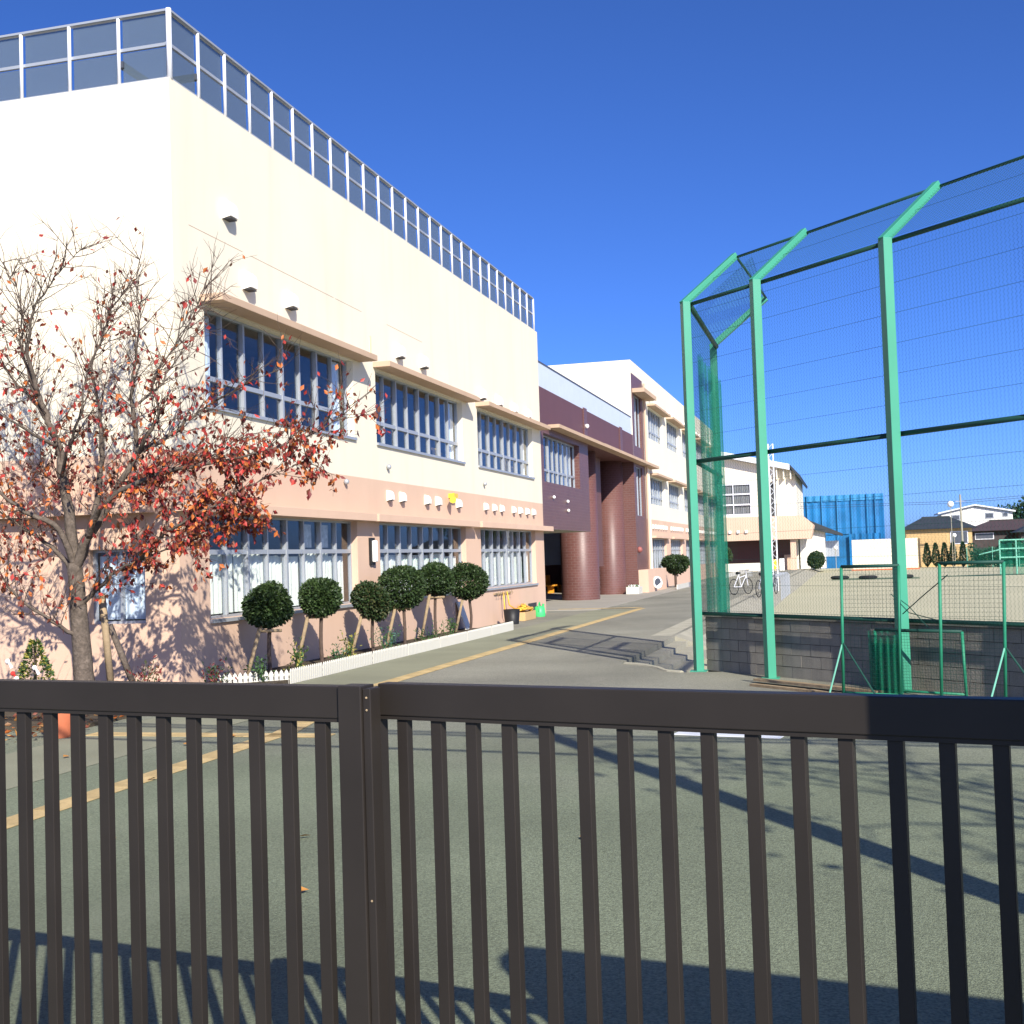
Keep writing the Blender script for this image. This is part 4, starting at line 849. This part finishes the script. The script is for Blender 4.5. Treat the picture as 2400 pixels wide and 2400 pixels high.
# sheeted building, houses, wall, shrubs at the far end of the field
bs = thing('sheeted_building', 'building wrapped in bright blue scaffold sheets', 'building', (9.5, 126, FZ))
MB().box(4.2, 13.6, 125.35, 133, FZ, 7.55).build('core', 'blue_sheet', bs)
xs = [4.4, 5.6, 7.2, 8.85, 10.4, 12.05, 12.9, 13.85]
for i, (xa, xb) in enumerate(zip(xs, xs[1:])):
    q = MB(); wavy(q, V((0, 125.2, 0)), EX, -EY, xa+0.03, xb-0.03, 0.0, 2.2 if xa > 9 else 3.4, 7.72-0.04*i, 0.05, 0.9, 0, i); q.build('sheet', 'blue_sheet', bs)
    MB().tube([(xa, 124.98, 3.0), (xa, 124.98, 7.8)], 0.05, 5).build('lashing', 'blue_sheet_pale', bs)
q = MB(); wavy(q, V((0, 125.1, 0)), EX, -EY, 4.4, 13.8, 0.0, 7.1, 7.75, 0.06, 0.8); q.build('top_sheet', 'blue_sheet_pale', bs)
q = MB(); wavy(q, V((0, 124.9, 0)), EX, -EY, 10.0, 13.5, 0.0, FZ, 3.4, 0.10, 0.7); q.build('lower_sheet', 'blue_sheet', bs)
mat('wall_cream', (0.70, 0.64, 0.50), 0.85, 0.04, 0.8, streak=0.2)
ww = thing('practice_wall', 'plain cream practice wall standing at the far side of the field', 'wall', (13.2, 108, FZ))
MB().box(10.2, 16.2, 106.0, 106.25, FZ, 2.6).build('panel', 'wall_cream', ww); MB().box(10.1, 16.3, 105.9, 106.35, FZ, FZ+0.14).build('footing', 'terracotta', ww)
def house(name, label, x0, x1, y0, y1, zb, ze, zr_, wallm, roofm, over=0.5, wins=()):
    h = thing(name, label, 'house', ((x0+x1)/2, (y0+y1)/2, zb)); MB().box(x0, x1, y0, y1, zb, ze).build('wall', wallm, h)
    q = MB(); ym = (y0+y1)/2; o = over; rx = min(2.2, (x1-x0)*0.28)
    a, b_, c, d = V((x0-o, y0-o, ze)), V((x1+o, y0-o, ze)), V((x1+o, y1+o, ze)), V((x0-o, y1+o, ze)); e, f = V((x0+rx, ym, zr_)), V((x1-rx, ym, zr_))
    q.quad(a, b_, f, e); q.quad(b_, c, f); q.quad(c, d, e, f); q.quad(d, a, e); q.quad(d, c, b_, a); ro = q.build('roof', roofm, h)
    MB().tube([e, f], 0.12, 6).build('ridge', roofm, ro)
    for wx0, wx1, wz0, wz1 in wins:
        wo = MB().box(wx0, wx1, y0-0.06, y0-0.002, wz0, wz1).build('window', 'alu_pale', h); MB().box(wx0+0.08, wx1-0.08, y0-0.08, y0-0.062, wz0+0.08, wz1-0.08).build('pane', 'alu_dark', wo)
    return h
hh = house('tan_house', 'tan house with dark tiled hip roof beyond the field', 15.6, 22.0, 116, 123, FZ, 3.5, 4.75, 'tan_siding', 'roof_tile', 0.6, [(19.9, 21.6, 1.9, 3.2)])
for k in range(9): MB().box(15.62, 19.6, 115.97, 115.998, 1.9+0.18*k, 2.04+0.18*k).build('siding_board', 'tan_siding', hh)
wh = thing('white_house', 'white upper-storey house with low gable and small windows, above the tan house', 'house', (24.6, 143, FZ))
q = MB(); q.prism([(20.8, 140, FZ), (28.8, 140, FZ), (28.8, 140, 5.55), (24.6, 140, 6.4), (20.8, 140, 5.55)], (0, 7, 0)); q.build('wall', 'white_siding', wh)
q = MB(); q.prism([(20.4, 139.6, 5.55), (24.6, 139.6, 6.42), (29.1, 139.6, 5.5), (29.1, 139.6, 5.68), (24.6, 139.6, 6.58), (20.4, 139.6, 5.72)], (0, 7.6, 0)); q.build('roof', 'roof_white', wh)
for wx0, wx1, wz0, wz1 in ((22.0, 22.9, 4.8, 5.4), (25.75, 26.7, 4.85, 5.5), (27.7, 28.3, 5.0, 5.5)):
    wo = MB().box(wx0, wx1, 139.93, 139.998, wz0, wz1).build('window', 'alu', wh); MB().box(wx0+0.08, wx1-0.08, 139.90, 139.928, wz0+0.08, wz1-0.08).build('pane', 'alu_dark', wo)
house('dark_house', 'low dark house with maroon roof right of the tan house', 22.6, 34, 124, 130, FZ, 3.2, 4.3, 'dark_wood', 'maroon_roof', 0.7, [(23.0, 24.9, 2.3, 3.0)])
house('dark_house', 'dark grey tiled house partly cut by the right edge', 27.0, 40, 119, 124, FZ, 2.9, 4.2, 'dark_wood', 'roof_tile', 0.6)
def conifer(label, x, y, h, r_, n=1300, cat='shrub', matn=('conifer_leaf', 'wood_leaf'), group='conifers along the far fence', ls=0.16, name='conifer'):
    t = thing(name, label, cat, (x, y, FZ), group); MB().tube([(x, y, FZ), (x, y, FZ+h*0.9)], [0.06, 0.02], 6).build('trunk', 'bark_dark', t); b = MB()
    for _ in range(n):
        u = random.random(); a = random.uniform(0, 6.28); rr = r_*(min(1, u*5)*(1-u**2.2)+0.05)*random.uniform(0.6, 1.05)
        leaf(b, V((x+math.cos(a)*rr, y+math.sin(a)*rr, FZ+0.08+u*h)), V((math.cos(a), math.sin(a), 0.9))+rv(0.3), ls*random.uniform(0.7, 1.3), random.randrange(len(matn)), 0.5)
    b.build('crown', list(matn), t, kind='stuff')
for i, (x, y) in enumerate(((17.4, 113.0), (18.2, 112.5), (19.0, 112), (19.7, 111), (20.5, 109.5))):
    conifer('slim dark conifer, %s of the row of five before the tan house' % ('leftmost', 'second', 'middle', 'fourth', 'rightmost')[i], x, y, 2.3, 0.36)
hg = MB()
for _ in range(5200):
    x = random.uniform(20.9, 36); y = 107.5-(x-21)*0.9+random.gauss(0, 0.6); h = 1.9+0.35*math.sin(x*1.3)+0.25*math.sin(x*3.1)
    leaf(hg, V((x, y, FZ+random.random()*h)), rv(1), random.uniform(0.18, 0.36), random.randrange(3), 0.6)
o = hg.build('hedge', ['hedge_leaf', 'wood_leaf', 'conifer_leaf'], kind='stuff'); tag(o, 'dark green hedge along the right side of the far field', 'hedge')
nf = thing('net_fence', 'see-through green net fence before the far hedge', 'fence', (25, 102, FZ)); q = MB(); q.quad((20.6, 106.6, FZ), (35, 93.5, FZ), (35, 93.5, 1.5), (20.6, 106.6, 1.5)); q.build('net', 'net_green_far', nf)
for k in range(8): MB().tube([(20.6+2.05*k, 106.6-1.87*k, FZ), (20.6+2.05*k, 106.6-1.87*k, 1.55)], 0.04, 6).build('post', 'frame_green_pale', nf)
gf = thing('practice_frame', 'pale green steel practice frame with net at the right edge of the field', 'frame', (21.5, 74, FZ)); q = MB()
for x in (19.92, 20.98, 22.6): MB().tube([(x, 74.3, FZ), (x, 74.3, 2.05)], 0.055, 8).build('upright', 'frame_green_pale', gf)
for zz in (0.85, 1.45, 2.05): MB().tube([(19.92, 74.3, zz), (23.8, 74.3, zz)], 0.05, 8).build('crossbar', 'frame_green_pale', gf)
MB().tube([(18.6, 74.5, 1.1), (19.92, 74.3, 1.4)], 0.045, 8).build('strut', 'frame_green_pale', gf)
MB().tube([(16.0, 73.6, FZ+0.03), (24, 73.8, FZ+0.03)], 0.03, 6).build('ground_bar', 'rail_green', gf)
q = MB(); wavy(q, V((0, 74.5, 0)), EX, -EY, 19.95, 23.8, 0, FZ, 2.0, 0.05, 0.6); q.build('net', 'net_green_far', gf)
for i, (x, y) in enumerate(((9.2, 74.3), (11.1, 73.0), (13.5, 72.9))):
    t = thing('flat_tyre', 'black tyre lying flat on the field, %s of three' % ('left', 'middle', 'right')[i], 'tyre', (x, y, FZ), 'black tyres lying on the field')
    MB().lathe((x, y, FZ+0.004), [(0.5, 0), (0.62, 0.05), (0.64, 0.14), (0.56, 0.22), (0.42, 0.24), (0.34, 0.18)], 20).build('tread', 'tyre', t, smooth=True)
gp = MB(); gp.quad((8.6, 71.5, FZ+0.004), (14.4, 70.3, FZ+0.004), (14.6, 75, FZ+0.004), (8.8, 76.5, FZ+0.004)); struct(gp.build('turf_strip', mat('turf', (0.13, 0.17, 0.10), 0.95, 0.2, 1)))
# utility pole with wires, lamp globes on thin poles
up_ = thing('utility_pole', 'thin grey utility pole with wires beyond the tan house', 'pole', (20.6, 110.5, FZ)); MB().tube([(20.6, 110.5, FZ), (20.55, 110.5, 6.7)], [0.11, 0.08], 8).build('pole', 'concrete', up_)
MB().box(20.1, 21.1, 110.45, 110.55, 6.0, 6.08).build('crossarm', 'alu', up_)
for zz in (6.05, 5.85): MB().tube([(-10, 116, zz+1.0), (6, 113, zz+0.2), (20.58, 110.5, zz), (36, 108, zz+0.7), (60, 104, zz+2.0)], 0.022, 4).build('wire', 'steel_dark', up_)
for i, (x, y, z, lb) in enumerate(((19.45, 108, 5.72, 'white lamp globe on a thin mast high above the tan house'), (19.5, 106, 2.72, 'white lamp globe on a short mast before the tan house'), (8.7, 104, 1.9, 'white lamp globe beside the blue sheeted building'))):
    t = thing('globe_lamp', lb, 'lamp', (x, y, FZ)); MB().tube([(x, y, FZ), (x, y, z)], 0.03, 6).build('mast', 'concrete', t); MB().sphere((x, y, z), 0.30 if i == 0 else 0.2, 12, 8).build('globe', 'lamp_white', t, smooth=True)
# lattice flagpole and parked bicycles at the field edge
lp = thing('lattice_pole', 'white lattice steel pole beside the second fence post', 'pole', (6.45, 44, 0)); px_, py_ = 6.42, 44.0
for dx, dy in ((-.11, -.11), (.11, -.11), (.11, .11), (-.11, .11)): MB().tube([(px_+dx, py_+dy, -0.1), (px_+dx, py_+dy, 7.0)], 0.028, 6).build('leg', 'roof_white', lp)
q = MB()
for k in range(30):
    z = 0.1+k*0.23; s_ = 1 if k % 2 else -1; q.tube([(px_-.11*s_, py_-.11, z), (px_+.11*s_, py_-.11, z+0.23)], 0.014, 4); q.tube([(px_+.11, py_-.11*s_, z), (px_+.11, py_+.11*s_, z+0.23)], 0.014, 4)
q.build('lacing', 'roof_white', lp, kind='stuff')
def bicycle(label, x, y, ang, mm):
    t = thing('bicycle', label, 'bicycle', (x, y, 0), 'bicycles parked by the lattice pole'); d = V((math.cos(ang), math.sin(ang), 0)); O = V((x, y, 0.006)); z = V((0, 0, 1)); P_ = lambda a, h: O + d*a + z*h
    for a in (-0.52, 0.52):
        wv = MB(); wv.tube([P_(a+0.33*math.cos(th), 0.345+0.33*math.sin(th)) for th in [2*math.pi*k/20 for k in range(21)]], 0.018, 6)
        for k in range(8): wv.tube([P_(a, 0.345), P_(a+0.32*math.cos(k*0.785), 0.345+0.32*math.sin(k*0.785))], 0.004, 3)
        wv.build('wheel', 'tyre', t)
    fr_ = MB()
    for p, q_ in (((-0.52, 0.345), (-0.15, 0.85)), ((-0.52, 0.345), (0, 0.33)), ((0, 0.33), (-0.15, 0.88)), ((0, 0.33), (0.40, 0.78)), ((-0.13, 0.72), (0.40, 0.82)), ((0.52, 0.345), (0.38, 1.0))): fr_.tube([P_(*p), P_(*q_)], 0.018, 6)
    fr_.build('frame', mm, t); MB().tube([P_(-0.28, 0.92), P_(-0.02, 0.92)], [0.07, 0.03], 8).build('saddle', 'black_plastic', t)
    s_ = V((-d.y, d.x, 0)); MB().tube([P_(0.25, 1.02)+s_*0.26, P_(0.37, 1.04), P_(0.25, 1.02)-s_*0.26], 0.014, 6).build('handlebar', 'alu', t)
    b_ = MB(); c = P_(0.62, 0.9)
    for k in range(4): b_.tube([c+d*0.14*math.cos(th)+s_*0.17*math.sin(th)+z*(k*0.07-0.12) for th in [2*math.pi*j/12 for j in range(13)]], 0.008, 4)
    b_.build('basket', 'alu', t)
bicycle('silver bicycle parked in front of the lattice pole', 6.5, 33.5, R(75), 'alu'); bicycle('dark bicycle parked behind the silver one', 6.75, 36.0, R(80), 'alu_dark'); bicycle('pale bicycle left of the second fence post', 5.35, 37.0, R(60), 'alu_pale')
rk = thing('bicycle_rack', 'grey tubular rack with rows of hoops at the field edge', 'rack', (6.75, 45, 0))
for k in range(9):
    yy = 38.5+k*1.0; MB().tube([(6.35, yy, -0.1), (6.35, yy, 0.62), (6.45, yy, 0.72), (6.85, yy, 0.72), (6.95, yy, 0.62), (6.95, yy, FZ)], 0.025, 6).build('hoop', 'alu', rk)
# wooded hill on the right
random.seed(13)
for i, (x, y, h, r_) in enumerate(((30.3, 152, 7.6, 2.6), (32.8, 150, 9.6, 3.2), (37, 148, 10.2, 3.6), (42, 150, 10.8, 3.6))):
    t = thing('evergreen_tree', ('lowest dark evergreen beside the white house', 'tall dark evergreen right of the white house', 'dark evergreen cut by the right edge', 'outermost dark evergreen beyond the right edge')[i], 'tree', (x, y, FZ), 'dark evergreens behind the houses')
    MB().tube([(x, y, FZ), (x, y, FZ+h*0.7)], [0.3, 0.1], 8).build('trunk', 'bark_dark', t); b = MB(); cl = [(rv(1).normalized()*random.uniform(0.3, 1), random.uniform(0.35, 0.6)) for _ in range(16)]
    for _ in range(3200):
        c, s_ = random.choice(cl); d = rv(1).normalized(); p = V((x+(c.x+d.x*s_)*r_, y+(c.y+d.y*s_)*r_, FZ+h*0.6+(c.z+d.z*s_)*h*0.30)); leaf(b, p, d+rv(0.5), random.uniform(0.25, 0.5), random.randrange(2), 0.6)
    b.build('crown', ['wood_leaf', 'conifer_leaf'], t, kind='stuff')

# ---------------------------------------------------------------- street side behind the camera (seen only by its shadows)
sd = V((math.sin(SUN_AZ), -math.cos(SUN_AZ), 0))
gp_ = MB(); O = V((10.49, -14.60, 0)); d = V((0.985, -0.17, 0)); n = V((0.17, 0.985, 0)); Zp = 2.64
prof = [(0, 0), (0, Zp-0.16), (0.05, Zp-0.05), (0.16, Zp), (6.5, Zp), (6.5, 0)]
gp_.prism([O + d*a + V((0, 0, z)) for a, z in prof], n*-0.14); tag(gp_.build('gate_pier', 'concrete'), 'concrete gate wall with rounded corner on the street, right of the camera', 'wall')
upo = thing('street_pole', 'utility pole on the street beyond the right edge of the view', 'pole', (12.3, -12.5, 0)); MB().tube([(12.3, -12.5, 0), (12.3, -12.5, 7.3)], [0.14, 0.11], 12).build('pole', 'concrete', upo)
for zz in (6.2, 6.05, 5.25): MB().tube([(-20, -8.5, zz+1.2), (-4, -10.6, zz+0.2), (12.3, -12.5, zz), (30, -14.5, zz+0.3), (45, -16.2, zz+1)], 0.03, 6).build('wire', 'black_plastic', upo)
st = thing('street_tree', 'thin leafed tree on the street behind the camera', 'tree', (16.4, -18.2, 0)); tr = MB(); tw = MB(); lf = MB()
def grow(p, dr, ln, r_, dep):
    q = [p]; c = p.copy(); d_ = dr.copy()
    for k in range(4): d_ = (d_ + rv(0.12)).normalized(); c = c + d_*ln/4; q.append(c.copy())
    tr.tube(q, [r_*(1-0.12*k) for k in range(5)], 6, cap=False)
    if dep == 0:
        for _ in range(14): leaf(lf, c+rv(0.32), rv(1), 0.15, 0, 0.55)
        return
    for k in range(random.choice((2, 3))): grow(q[random.choice((2, 3, 4))] if k else q[4], (d_ + rv(0.45) + V((0, 0, 0.15))).normalized(), ln*random.uniform(0.62, 0.8), r_*0.55, dep-1)
random.seed(3)
grow(V((16.4, -18.2, 0)), V((0.02, 0, 1)), 3.4, 0.14, 4)
tr.build('trunk', 'bark', st); lf.build('crown', 'topiary_leaf_olive', st, kind='stuff')
